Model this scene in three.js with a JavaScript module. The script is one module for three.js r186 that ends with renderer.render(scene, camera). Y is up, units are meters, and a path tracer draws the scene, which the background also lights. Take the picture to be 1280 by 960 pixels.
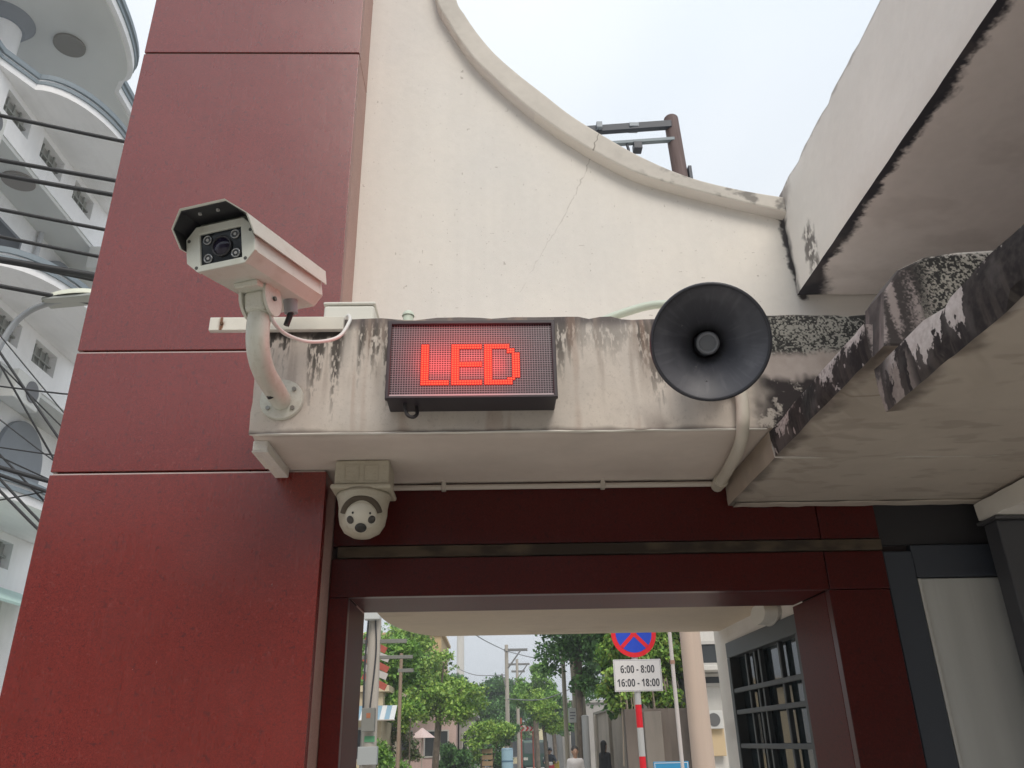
import * as THREE from 'three';
import { RoundedBoxGeometry } from 'three/addons/geometries/RoundedBoxGeometry.js';
import { mergeGeometries, toCreasedNormals } from 'three/addons/utils/BufferGeometryUtils.js';
import { MarchingCubes } from 'three/addons/objects/MarchingCubes.js';
import { RectAreaLightUniformsLib } from 'three/addons/lights/RectAreaLightUniformsLib.js';
import { FontLoader } from 'three/addons/loaders/FontLoader.js';
import { TextGeometry } from 'three/addons/geometries/TextGeometry.js';

// ------------------------------------------------------------------ camera, sky, sun, exposure
const scene = new THREE.Scene();
const camera = new THREE.PerspectiveCamera(51.09, 4 / 3, 0.02, 900);
camera.position.set(0, 1.6, 0);
camera.rotation.set(THREE.MathUtils.degToRad(24.1), THREE.MathUtils.degToRad(-1.7), THREE.MathUtils.degToRad(-1.25), 'YXZ');
camera.updateMatrixWorld();

const renderer = new THREE.WebGLRenderer({ antialias: true });
renderer.toneMapping = THREE.LinearToneMapping;
renderer.toneMappingExposure = 1.28;
renderer.shadowMap.enabled = true;
RectAreaLightUniformsLib.init();

// noise
function hash(x, y, s) {
  let h = Math.imul(x | 0, 374761393) ^ Math.imul(y | 0, 668265263) ^ Math.imul(s | 0, 2147483629 - 1013);
  h = Math.imul(h ^ (h >>> 13), 1274126177); h ^= h >>> 16;
  return (h >>> 0) / 4294967296;
}
function vn(x, y, s = 0, per = 0, pery = per) {
  let xi = Math.floor(x), yi = Math.floor(y);
  const fx = x - xi, fy = y - yi, u = fx * fx * (3 - 2 * fx), v = fy * fy * (3 - 2 * fy);
  let x1 = xi + 1, y1 = yi + 1;
  if (per) { xi = ((xi % per) + per) % per; yi = ((yi % pery) + pery) % pery; x1 = ((x1 % per) + per) % per; y1 = ((y1 % pery) + pery) % pery; }
  const a = hash(xi, yi, s), b = hash(x1, yi, s), c = hash(xi, y1, s), d = hash(x1, y1, s);
  return a + (b - a) * u + (c - a) * v + (a - b - c + d) * u * v;
}
function fbm(x, y, oct = 4, s = 0, per = 0, pery = per) {
  let r = 0, a = 0.5, n = 0;
  for (let i = 0; i < oct; i++) { r += a * vn(x, y, s + i * 17, per, pery); n += a; a *= 0.5; x *= 2; y *= 2; per *= 2; pery *= 2; }
  return r / n;
}
const sstep = (a, b, x) => { const t = Math.min(1, Math.max(0, (x - a) / (b - a))); return t * t * (3 - 2 * t); };
const mix = (a, b, t) => a + (b - a) * t;
const mix3 = (a, b, t) => [mix(a[0], b[0], t), mix(a[1], b[1], t), mix(a[2], b[2], t)];
const clamp01 = (x) => Math.min(1, Math.max(0, x));
function rng(seed) { let s = seed | 0; return () => { s = (s + 0x6d2b79f5) | 0; let t = Math.imul(s ^ (s >>> 15), 1 | s); t = (t + Math.imul(t ^ (t >>> 7), 61 | t)) ^ t; return ((t ^ (t >>> 14)) >>> 0) / 4294967296; }; }

{ // overcast sky
  const W = 512, H = 256, d = new Float32Array(W * H * 4);
  for (let j = 0; j < H; j++) {
    const el = ((j + 0.5) / H - 0.5) * Math.PI, sy = Math.max(0, Math.sin(el));
    for (let i = 0; i < W; i++) {
      const az = (i / W) * 2 * Math.PI, c = Math.cos(el), o = (j * W + i) * 4;
      const px = Math.cos(az) * c, pz = Math.sin(az) * c;
      const cl = fbm(px * 2.2 + 7 + sy * 1.3, pz * 2.2 + 3, 4, 5) - 0.5;
      let L = 0.63 + 0.15 * sy + 0.24 * sy * sy * sy + cl * 0.22;
      const blue = clamp01(0.5 - cl * 1.6);
      let r = L * mix(0.97, 0.86, blue), g = L * mix(0.99, 0.95, blue), b = L * mix(1.02, 1.05, blue);
      if (el < 0) { r = g = b = 0.3; }
      d[o] = r; d[o + 1] = g; d[o + 2] = b; d[o + 3] = 1;
    }
  }
  const t = new THREE.DataTexture(d, W, H, THREE.RGBAFormat, THREE.FloatType);
  t.mapping = THREE.EquirectangularReflectionMapping; t.magFilter = THREE.LinearFilter; t.minFilter = THREE.LinearFilter; t.needsUpdate = true;
  scene.background = t; scene.environment = t;
}
const sun = new THREE.DirectionalLight(0xfff4e6, 1.5);
sun.name = 'sun';
sun.position.set(2.4, 11.5, 11);
sun.castShadow = true; sun.shadow.radius = 50;
Object.assign(sun.shadow.camera, { left: -20, right: 20, top: 20, bottom: -20, near: 0.1, far: 120 });
scene.add(sun); scene.add(sun.target);
scene.fog = new THREE.FogExp2(0xdfe6ec, 0.0028);

// ------------------------------------------------------------------ helpers
const names = {};
const numbered = (n) => { const k = (names[n] = (names[n] ?? -1) + 1); return k ? n + '_' + String(k).padStart(3, '0') : n; };
function tag(o, label, category, group, kind) {
  if (label) o.userData.label = label;
  if (category) o.userData.category = category;
  if (group) o.userData.group = group;
  if (kind) o.userData.kind = kind;
  return o;
}
function thing(name, label, category, pos = [0, 0, 0], group) {
  const o = new THREE.Group(); o.name = numbered(name); o.position.set(...pos); scene.add(o);
  return tag(o, label, category, group, 'thing');
}
function part(parent, name, geo, mat, label, kind) {
  const m = new THREE.Mesh(geo, mat); m.name = name; m.castShadow = m.receiveShadow = true;
  if (label) m.userData.label = label;
  if (kind) m.userData.kind = kind;
  parent.add(m); return m;
}
function struct(name, geo, mat) { const m = part(scene, name, geo, mat); m.userData.kind = 'structure'; return m; }
const std = (color, roughness = 0.8, extra = {}) => { const { rgb, ...e } = extra; const m = new THREE.MeshStandardMaterial({ roughness, ...e }); if (Array.isArray(color)) m.color.setRGB(...color); else m.color.set(color); return m; };

// face groups (x, y, z) with uv in metres taken from the geometry's own coordinates
function planar(g0, groups = true) {
  const g = g0.index ? g0.toNonIndexed() : g0, p = g.attributes.position.array, n = p.length / 9, lists = [[], [], []];
  for (let t = 0; t < n; t++) {
    const o = t * 9, ax = p[o + 3] - p[o], ay = p[o + 4] - p[o + 1], az = p[o + 5] - p[o + 2], bx = p[o + 6] - p[o], by = p[o + 7] - p[o + 1], bz = p[o + 8] - p[o + 2];
    const nx = Math.abs(ay * bz - az * by), ny = Math.abs(az * bx - ax * bz), nz = Math.abs(ax * by - ay * bx);
    lists[nx >= ny && nx >= nz ? 0 : ny >= nz ? 1 : 2].push(t);
  }
  const pos = new Float32Array(p.length), nor = new Float32Array(p.length), uv = new Float32Array(n * 6), N = g.attributes.normal.array;
  const out = new THREE.BufferGeometry(); let k = 0;
  for (let ax = 0; ax < 3; ax++) {
    const start = k * 3;
    for (const t of lists[ax]) {
      for (let v = 0; v < 3; v++) {
        const s = t * 9 + v * 3, o = k * 9 + v * 3;
        for (let c = 0; c < 3; c++) { pos[o + c] = p[s + c]; nor[o + c] = N[s + c]; }
        uv[k * 6 + v * 2] = ax === 0 ? p[s + 2] : p[s]; uv[k * 6 + v * 2 + 1] = ax === 1 ? p[s + 2] : p[s + 1];
      }
      k++;
    }
    if (groups) out.addGroup(start, k * 3 - start, ax);
  }
  out.setAttribute('position', new THREE.BufferAttribute(pos, 3)); out.setAttribute('normal', new THREE.BufferAttribute(nor, 3)); out.setAttribute('uv', new THREE.BufferAttribute(uv, 2));
  return out;
}
function bx(x0, x1, y0, y1, z0, z1, r = 0.004) {
  const w = x1 - x0, h = y1 - y0, d = z1 - z0, m = Math.min(w, h, d) / 2 * 0.98;
  const g = r > 0 ? new RoundedBoxGeometry(w, h, d, 2, Math.min(r, m)) : new THREE.BoxGeometry(w, h, d);
  g.translate((x0 + x1) / 2, (y0 + y1) / 2, (z0 + z1) / 2); return g;
}
const pbx = (...a) => planar(bx(...a), false);
// hand-made masonry block: subdivided, edges worn and surfaces slightly uneven
function rough(x0, x1, y0, y1, z0, z1, seg = 0.03, amp = 0.003, wear = 0.006, seed = 1) {
  const w = x1 - x0, h = y1 - y0, d = z1 - z0, q = (l) => Math.max(2, Math.min(120, Math.round(l / seg)));
  const g = new THREE.BoxGeometry(w, h, d, q(w), q(h), q(d)); g.translate((x0 + x1) / 2, (y0 + y1) / 2, (z0 + z1) / 2);
  const p = g.attributes.position, e = 1e-4;
  for (let i = 0; i < p.count; i++) {
    const x = p.getX(i), y = p.getY(i), z = p.getZ(i);
    const ex = Math.min(x - x0, x1 - x) < e, ey = Math.min(y - y0, y1 - y) < e, ez = Math.min(z - z0, z1 - z) < e, edge = (ex + ey + ez) > 1;
    const f = 14, n1 = fbm(x * f + z * 9.3, y * f + 3.1 * z, 3, seed) - 0.5, n2 = fbm(x * f + 40, (y + z) * f, 3, seed + 5) - 0.5;
    const chip = edge ? wear * (0.25 + Math.pow(vn(x * 22 + y * 31, z * 22 + y * 17, seed + 9), 3) * 1.4) : 0;
    const sx = x > (x0 + x1) / 2 ? -1 : 1, sy = y > (y0 + y1) / 2 ? -1 : 1, sz = z > (z0 + z1) / 2 ? -1 : 1;
    p.setXYZ(i, x + (ex ? amp * n1 + sx * chip : 0), y + (ey ? amp * n2 + sy * chip : 0), z + (ez ? amp * n1 + sz * chip : 0));
  }
  return planar(toCreasedNormals(g, 0.6));
}
function tube(pts, r, seg = 24, rad = 10, closed = false, tension = 0.5) {
  return new THREE.TubeGeometry(new THREE.CatmullRomCurve3(pts.map((a) => new THREE.Vector3(...a)), closed, 'catmullrom', tension), seg, r, rad, closed);
}
function rod(a, b, r0, r1 = r0, rad = 12) {
  const A = new THREE.Vector3(...a), B = new THREE.Vector3(...b), d = B.clone().sub(A), g = new THREE.CylinderGeometry(r1, r0, d.length(), rad, 1);
  g.applyQuaternion(new THREE.Quaternion().setFromUnitVectors(new THREE.Vector3(0, 1, 0), d.normalize())); g.translate(...A.add(B).multiplyScalar(0.5).toArray()); return g;
}
const merge = (l) => mergeGeometries(l.map((g) => { const h = g.index ? g.toNonIndexed() : g.clone(); for (const k of Object.keys(h.attributes)) if (!['position', 'normal', 'uv'].includes(k)) h.deleteAttribute(k); h.clearGroups(); return h; }), false);
function extr(points, depth, z0, bevel = 0, holes = []) {
  const s = new THREE.Shape(points.map((p) => new THREE.Vector2(...p)));
  for (const h of holes) s.holes.push(new THREE.Path(h.map((p) => new THREE.Vector2(...p))));
  const g = new THREE.ExtrudeGeometry(s, { depth, bevelEnabled: bevel > 0, bevelSize: bevel, bevelThickness: bevel, bevelOffset: -bevel, bevelSegments: 2, curveSegments: 8 });
  g.translate(0, 0, z0); return g;
}
// plan outline (x, z) raised from y0 to y1
function slab(points, y0, y1, bevel = 0) { const g = extr(points.map(([x, z]) => [x, -z]), y1 - y0 - 2 * bevel, bevel, bevel); g.rotateX(-Math.PI / 2); g.translate(0, y0, 0); return g; }

// textures: fn(x, y) in metres over [x0,x1] x [y0,y1] -> linear albedo
const toS = (c) => { c = clamp01(c); return 255 * (c <= 0.0031308 ? 12.92 * c : 1.055 * Math.pow(c, 1 / 2.4) - 0.055); };
function tex(W, H, x0, x1, y0, y1, fn, { wrap = THREE.RepeatWrapping, data = false } = {}) {
  const d = new Uint8Array(W * H * 4);
  for (let j = 0; j < H; j++) for (let i = 0; i < W; i++) {
    const c = fn(x0 + (x1 - x0) * (i + 0.5) / W, y0 + (y1 - y0) * (j + 0.5) / H, i, j), o = (j * W + i) * 4;
    if (data) { const v = clamp01(c) * 255; d[o] = d[o + 1] = d[o + 2] = v; } else { d[o] = toS(c[0]); d[o + 1] = toS(c[1]); d[o + 2] = toS(c[2]); }
    d[o + 3] = 255;
  }
  const t = new THREE.DataTexture(d, W, H, THREE.RGBAFormat); t.magFilter = THREE.LinearFilter; t.minFilter = THREE.LinearMipmapLinearFilter;
  if (!data) t.colorSpace = THREE.SRGBColorSpace;
  t.wrapS = t.wrapT = wrap; t.repeat.set(1 / (x1 - x0), 1 / (y1 - y0)); t.offset.set(-x0 / (x1 - x0), -y0 / (y1 - y0)); t.needsUpdate = true;
  return t;
}
const mapped = (map, roughness = 0.85, extra = {}) => new THREE.MeshStandardMaterial({ map, roughness, ...extra });

// ------------------------------------------------------------------ materials
const plasterBump = tex(512, 512, 0, 0.5, 0, 0.5, (x, y) => 0.5 + 0.5 * (fbm(x * 32, y * 32, 5, 31, 16) - 0.5) + 0.35 * (fbm(x * 8, y * 8, 2, 37, 4) - 0.5), { data: true });
const CREAM = [0.775, 0.745, 0.695];
const graniteTex = tex(1024, 1024, 0, 1, 0, 1, (x, y, i, j) => {
  const big = fbm(x * 4, y * 4, 4, 3, 4) - 0.5, st = fbm(x * 110, y * 6, 3, 8, 110, 6) - 0.5, gr = hash(i >> 1, j >> 1, 77), gr2 = hash(i, j, 78), cl = vn(x * 170, y * 170, 4, 170);
  let k = 1 + big * 0.20 + st * 0.05 + (gr - 0.5) * 0.5 + (gr2 - 0.5) * 0.4;
  let c = [0.180 * k, 0.016 * k, 0.011 * k];
  if (cl > 0.82) c = mix3(c, [0.25, 0.06, 0.055], (cl - 0.82) * 2.2);
  if (cl < 0.15) c = mix3(c, [0.06, 0.012, 0.014], 0.7 - cl * 3);
  if (vn(x * 60, y * 45, 21, 60, 45) > 0.9965) c = [0.45, 0.38, 0.36];
  const dust = clamp01(st * 0.5 + 0.12 + big * 0.5) * 0.025;
  return mix3(c, [0.42, 0.30, 0.28], dust);
});
const graniteRough = tex(512, 512, 0, 1, 0, 1, (x, y) => 0.28 + 0.08 * (fbm(x * 6, y * 6, 4, 12, 6) - 0.5) + 0.02 * (fbm(x * 100, y * 6, 2, 13, 100, 6) - 0.5), { data: true });
const granite = new THREE.MeshPhysicalMaterial({ map: graniteTex, roughnessMap: graniteRough, roughness: 1, ior: 1.8, bumpMap: plasterBump, bumpScale: 0.0004 });
const graniteShaded = new THREE.MeshPhysicalMaterial({ map: graniteTex, color: 0xa09aa0, roughness: 0.28, ior: 1.45, specularIntensity: 0.7 });  // pillar granite darkened: the shade under the beam is put into the colour
const graniteJambShaded = new THREE.MeshPhysicalMaterial({ map: graniteTex, color: 0xb8a0a4, roughness: 0.4, ior: 1.4, specularIntensity: 0.35 });  // same granite for the inner faces, their shade tinted into the colour
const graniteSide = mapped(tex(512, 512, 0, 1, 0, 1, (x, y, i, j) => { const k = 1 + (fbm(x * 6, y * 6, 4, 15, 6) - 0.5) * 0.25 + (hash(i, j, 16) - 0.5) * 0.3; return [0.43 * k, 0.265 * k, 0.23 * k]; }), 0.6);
const groove = std([0.03, 0.02, 0.02], 0.9);
const grout = std([0.5, 0.42, 0.40], 0.9);

function segDist(px, py, pts) { let b = 9, t = 0; for (let i = 0; i + 1 < pts.length; i++) { const [ax, ay] = pts[i], [cx, cy] = pts[i + 1], dx = cx - ax, dy = cy - ay, k = clamp01(((px - ax) * dx + (py - ay) * dy) / (dx * dx + dy * dy)), q = Math.hypot(px - ax - dx * k, py - ay - dy * k); if (q < b) { b = q; t = (i + k) / (pts.length - 1); } } return [b, t]; }
const crackPts = [[0.385, 3.47], [0.372, 3.435], [0.345, 3.39], [0.331, 3.341], [0.292, 3.25], [0.271, 3.205], [0.236, 3.13], [0.219, 3.096], [0.17, 3.01], [0.152, 2.977], [0.094, 2.862]];
const stainPts = [[0.94, 3.22], [0.946, 3.164], [0.953, 3.093], [0.956, 2.957], [0.968, 2.84]];
const wallTex = tex(1536, 1792, -0.45, 1.05, 2.5, 4.25, (x, y) => {
  const big = fbm(x * 3, y * 3, 4, 41) - 0.5, fine = fbm(x * 60, y * 60, 3, 43) - 0.5, run = fbm(x * 40, y * 2.2, 3, 45) - 0.5;
  let k = 1 + big * 0.16 + fine * 0.05 + run * 0.05;
  let c = [CREAM[0] * k, CREAM[1] * k * (1 - big * 0.03), CREAM[2] * k * (1 - big * 0.08)];
  const wob = (fbm(x * 70, y * 70, 3, 47) - 0.5) * 0.016, [d, t] = segDist(x + wob, y + wob * 0.5, crackPts);
  c = mix3(c, [0.28, 0.24, 0.20], (1 - sstep(0.0006, 0.0022, d)) * mix(0.6, 0.15, t) * sstep(0.2, 0.5, vn(x * 50, y * 50, 49) + 0.15));
  const d2 = segDist(x + wob * 1.4, y, stainPts)[0], w2 = 0.010 + 0.016 * fbm(y * 14, x * 9, 3, 51);
  c = mix3(c, [0.045, 0.042, 0.048], (1 - sstep(w2 * 0.5, w2 * 1.3, d2)) * 0.95);
  c = mix3(c, [0.30, 0.27, 0.22], (1 - sstep(0, 0.10, y - 2.53)) * 0.35 * sstep(0.35, 0.7, fbm(x * 12, y * 9, 3, 53)));
  const dot = vn(x * 130, y * 130, 55); if (dot > 0.965) c = mix3(c, [0.3, 0.26, 0.22], 0.5);
  return c;
}, { wrap: THREE.ClampToEdgeWrapping });
const wallMat = mapped(wallTex, 0.9, { bumpMap: plasterBump, bumpScale: 0.0015 });
const creamTex = tex(1024, 1024, 0, 2, 0, 2, (x, y) => {
  const big = fbm(x * 2, y * 2, 4, 61, 4) - 0.5, fine = fbm(x * 32, y * 32, 4, 63, 64) - 0.5, sm = sstep(0.56, 0.8, fbm(x * 3, y * 8, 4, 65, 0));
  const k = 1 + big * 0.2 + fine * 0.08;
  return mix3([CREAM[0] * k, CREAM[1] * k, CREAM[2] * k * (1 - big * 0.1)], [0.34, 0.29, 0.24], sm * 0.22);
});
const cream = mapped(creamTex, 0.9, { bumpMap: plasterBump, bumpScale: 0.0015 });

// ------------------------------------------------------------------ ground and road
const asphalt = mapped(tex(512, 512, 0, 4, 0, 4, (x, y, i, j) => { const k = 0.09 + 0.05 * (fbm(x * 2, y * 2, 4, 71, 8) - 0.5) + 0.03 * (hash(i, j, 73) - 0.5); return [k, k * 0.99, k * 0.97]; }), 0.9);
const paving = mapped(tex(512, 512, 0, 2, 0, 2, (x, y, i, j) => { const k = 0.42 + 0.08 * (fbm(x * 2, y * 2, 4, 75, 4) - 0.5) + 0.05 * (hash(i, j, 76) - 0.5); return [k, k * 0.93, k * 0.82]; }), 0.9);
{ const g = planar(bx(-400, 400, -0.3, 0, -800, 400, 0), false); struct('ground', g, paving); }
{ const g = planar(bx(-0.6, 2.0, -0.2, 0.02, -300, -11.5, 0), false); struct('road', g, asphalt); }

// ------------------------------------------------------------------ red granite gate pillar
{
  const t = thing('gate_pillar', 'red granite clad gate pillar with horizontal joints at left of the beam', 'pillar');
  part(t, 'core', bx(-1.095, -0.43, 0, 5.4, -2.7, -1.968, 0), groove);
  const ys = [0, 1.17, 2.24, 2.58, 3.655, 4.73, 5.4], j = 0.0042;
  for (let i = 0; i + 1 < ys.length; i++) {
    const o = i * 0.37, g = pbx(-1.105, -0.415, ys[i] + j, ys[i + 1] - j, -1.985, -1.952, 0.0014), u = g.attributes.uv;
    for (let k = 0; k < u.count; k++) u.setXY(k, u.getX(k) + o, u.getY(k) + o * 1.7);
    part(t, 'granite_panel', g, granite);
    const s = pbx(-0.45, -0.4165, ys[i] + j, ys[i + 1] - j, -2.7, -1.987, 0.002); part(t, 'side_panel', s, graniteSide);
    const l = pbx(-1.1055, -1.07, ys[i] + j, ys[i + 1] - j, -2.7, -1.987, 0.002); part(t, 'side_panel', l, granite);
    if (i) part(t, 'joint', merge([bx(-1.098, -0.42, ys[i] - 0.004, ys[i] - 0.0008, -1.975, -1.9535, 0)]), i === 2 || i === 3 ? grout : std([0.16, 0.1, 0.09], 0.9));
  }
}

// ------------------------------------------------------------------ concrete beam across the gate
const BX0 = -0.546, BY0 = 2.242, BY1 = 2.54;
const beamTex = tex(2048, 400, -0.56, 1.06, 2.23, 2.55, (x, y) => {
  const big = fbm(x * 7, y * 7, 4, 81) - 0.5, fine = fbm(x * 70, y * 70, 3, 83) - 0.5, top = BY1 - y, bot = y - BY0;
  let k = 0.93 + big * 0.25 + fine * 0.08;
  let c = [0.66 * k, 0.60 * k * (1 - big * 0.05), 0.54 * k * (1 - big * 0.12)];
  // water runs from the top edge
  const col = fbm(x * 55, 0.3 + y * 1.5, 4, 85), zone = (a, b, s) => sstep(a - s, a, x) * (1 - sstep(b, b + s, x));
  const heavy = Math.max(zone(-0.53, -0.47, 0.02), zone(-0.42, -0.36, 0.025), zone(-0.30, -0.235, 0.02) * 1.1, zone(0.16, 0.2, 0.02) * 0.8, zone(0.36, 0.40, 0.03), 0.35 * zone(0.15, 0.6, 0.05));
  const len = 0.03 + 0.36 * heavy * Math.pow(col, 1.4) + 0.09 * col;
  const run = (1 - sstep(len * 0.35, len, top)) * clamp01(0.10 + heavy) * sstep(0.37, 0.54, fbm(x * 190, y * 60, 5, 87) * 0.8 + col * 0.3 + 0.03 - top * 0.9);
  c = mix3(c, [0.055, 0.048, 0.042], clamp01(run) * 0.92);
  c = mix3(c, [0.10, 0.085, 0.085], (1 - sstep(0.010, 0.028 + 0.03 * col, top)) * 0.85 * sstep(-0.45, -0.3, x + 0.2 * col));
  const faint = sstep(0.5, 0.78, fbm(x * 42, y * 4, 4, 89)); c = mix3(c, [0.30, 0.24, 0.20], faint * 0.75 * (1 - sstep(0.05, 0.27, top)));
  const rust = sstep(0.62, 0.8, fbm(x * 30, y * 3.2, 3, 90)); c = mix3(c, [0.36, 0.24, 0.18], rust * 0.4);
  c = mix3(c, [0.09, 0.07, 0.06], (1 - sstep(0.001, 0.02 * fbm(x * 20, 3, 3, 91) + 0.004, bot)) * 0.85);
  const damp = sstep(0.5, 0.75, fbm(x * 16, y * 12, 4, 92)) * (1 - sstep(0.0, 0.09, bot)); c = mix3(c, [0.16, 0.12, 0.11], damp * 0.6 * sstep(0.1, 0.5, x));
  const under = zone(-0.52, -0.35, 0.01) * (1 - sstep(0.045, 0.062 + 0.05 * Math.pow(col, 2), top)); c = mix3(c, [0.035, 0.03, 0.028], under * 0.9);  // shadow gap and mould below the steel bar, painted as one dark band
  const grit = fbm(x * 260, y * 200, 3, 88); c = mix3(c, [0.2, 0.17, 0.145], sstep(0.66, 0.78, grit) * 0.16);
  // mould on the right end
  const m = sstep(0.585, 0.66, x + 0.05 * (fbm(x * 30, y * 30, 3, 93) - 0.5));
  if (m > 0) {
    const sp = fbm(x * 260, y * 260, 3, 95), band = sstep(2.425, 2.45, y + 0.02 * (fbm(x * 40, 5, 3, 97) - 0.5)) - sstep(2.532, 2.54, y) * 0.2;
    const low = 1 - sstep(2.36, 2.385, y + 0.05 * (fbm(x * 25, y * 25, 3, 99) - 0.5));
    const grey = [0.30, 0.29, 0.26], blk = [0.028, 0.028, 0.027];
    let q = mix3([0.50, 0.44, 0.41], [0.30, 0.25, 0.22], fbm(x * 24, y * 24, 4, 98));
    q = mix3(q, mix3(grey, blk, sstep(0.38, 0.62, sp + 0.6 * (fbm(x * 26, y * 26, 4, 94) - 0.46) + 0.12 * sstep(0.82, 0.9, x))), clamp01(band));
    q = mix3(q, mix3([0.46, 0.42, 0.38], [0.032, 0.026, 0.027], sstep(0.36, 0.52, fbm(x * 38, y * 38, 5, 96) * 0.8 + 0.2 * sp + 0.06)), low);
    c = mix3(c, q, m);
  }
  return c;
}, { wrap: THREE.ClampToEdgeWrapping });
const soffitTex = tex(1024, 512, -0.56, 1.06, -2.2, -1.39, (x, z) => {
  const big = fbm(x * 5, z * 5, 4, 101) - 0.5, fine = fbm(x * 50, z * 50, 3, 103) - 0.5, k = 0.92 + big * 0.22 + fine * 0.06;
  let c = [0.74 * k, 0.66 * k, 0.60 * k];
  const edge = 1 - sstep(0.0, 0.012 + 0.02 * fbm(x * 18, 1, 3, 105), -1.70 - z); return mix3(c, [0.2, 0.16, 0.14], edge * 0.5);
}, { wrap: THREE.ClampToEdgeWrapping });
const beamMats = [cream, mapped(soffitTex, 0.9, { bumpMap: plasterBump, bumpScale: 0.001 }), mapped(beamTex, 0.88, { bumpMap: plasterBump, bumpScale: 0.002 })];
{
  const t = thing('concrete_beam', 'weathered cream concrete beam with black water stains across the gate', 'beam');
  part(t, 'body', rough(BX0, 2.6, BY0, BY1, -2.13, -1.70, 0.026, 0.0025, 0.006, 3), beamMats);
  part(t, 'drip_edge', rough(BX0 + 0.004, 0.63, BY0 - 0.0015, BY0 + 0.0035, -1.706, -1.698, 0.02, 0.003, 0.003, 5), cream);
}

// ------------------------------------------------------------------ cream wall with concave coping above the beam
const lowC = [[-0.235, 4.75], [-0.215, 4.35], [-0.184, 4.072], [-0.139, 3.953], [-0.085, 3.842], [-0.025, 3.744], [0.11, 3.581], [0.2, 3.49], [0.292, 3.409], [0.39, 3.334], [0.493, 3.271], [0.644, 3.213], [0.794, 3.165], [0.947, 3.122]];
const upC = [[-0.15, 4.75], [-0.137, 4.35], [-0.111, 4.073], [-0.076, 3.98], [-0.028, 3.885], [0.031, 3.792], [0.108, 3.7], [0.193, 3.61], [0.268, 3.53], [0.348, 3.46], [0.499, 3.345], [0.648, 3.262], [0.80, 3.212], [0.947, 3.18]];
const smooth = (pts, n = 60) => new THREE.SplineCurve(pts.map((p) => new THREE.Vector2(...p))).getPoints(n).map((v) => [v.x, v.y]);
{
  const t = thing('gate_wall', 'cream plastered wall above the beam with a sweeping concave top edge', 'wall');
  const L = smooth(lowC), U = smooth(upC), mid = L.map((p, i) => [mix(p[0], U[i][0], 0.7), mix(p[1], U[i][1], 0.7)]);
  part(t, 'wall_face', planar(extr([[-0.43, 2.45], [3.2, 2.45], [3.2, 3.0], [0.97, 3.0], ...mid.slice().reverse(), [-0.43, 4.75]], 0.11, -2.24)), [cream, cream, wallMat]);
  const copTex = tex(1024, 1024, -0.3, 1.0, 3.0, 4.4, (x, y) => {
    const k = 1 + (fbm(x * 6, y * 6, 4, 111) - 0.5) * 0.25 + (fbm(x * 60, y * 60, 3, 112) - 0.5) * 0.1; let c = [0.60 * k, 0.565 * k, 0.51 * k];
    const s = sstep(0.5, 0.72, fbm(x * 26, y * 26, 4, 113)) * sstep(0.35, 0.75, x); c = mix3(c, [0.15, 0.14, 0.13], s * 0.75);
    const ck = Math.abs(x - 0.36 + (fbm(y * 40, x * 40, 2, 114) - 0.5) * 0.02 - (y - 3.42) * 0.35); return mix3(c, [0.2, 0.18, 0.15], (1 - sstep(0.0008, 0.003, ck)) * 0.8);
  }, { wrap: THREE.ClampToEdgeWrapping });
  part(t, 'coping', planar(extr([...L, ...U.slice().reverse()], 0.16, -2.25, 0.006)), [cream, cream, mapped(copTex, 0.9, { bumpMap: plasterBump, bumpScale: 0.002 })]);
}

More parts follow.
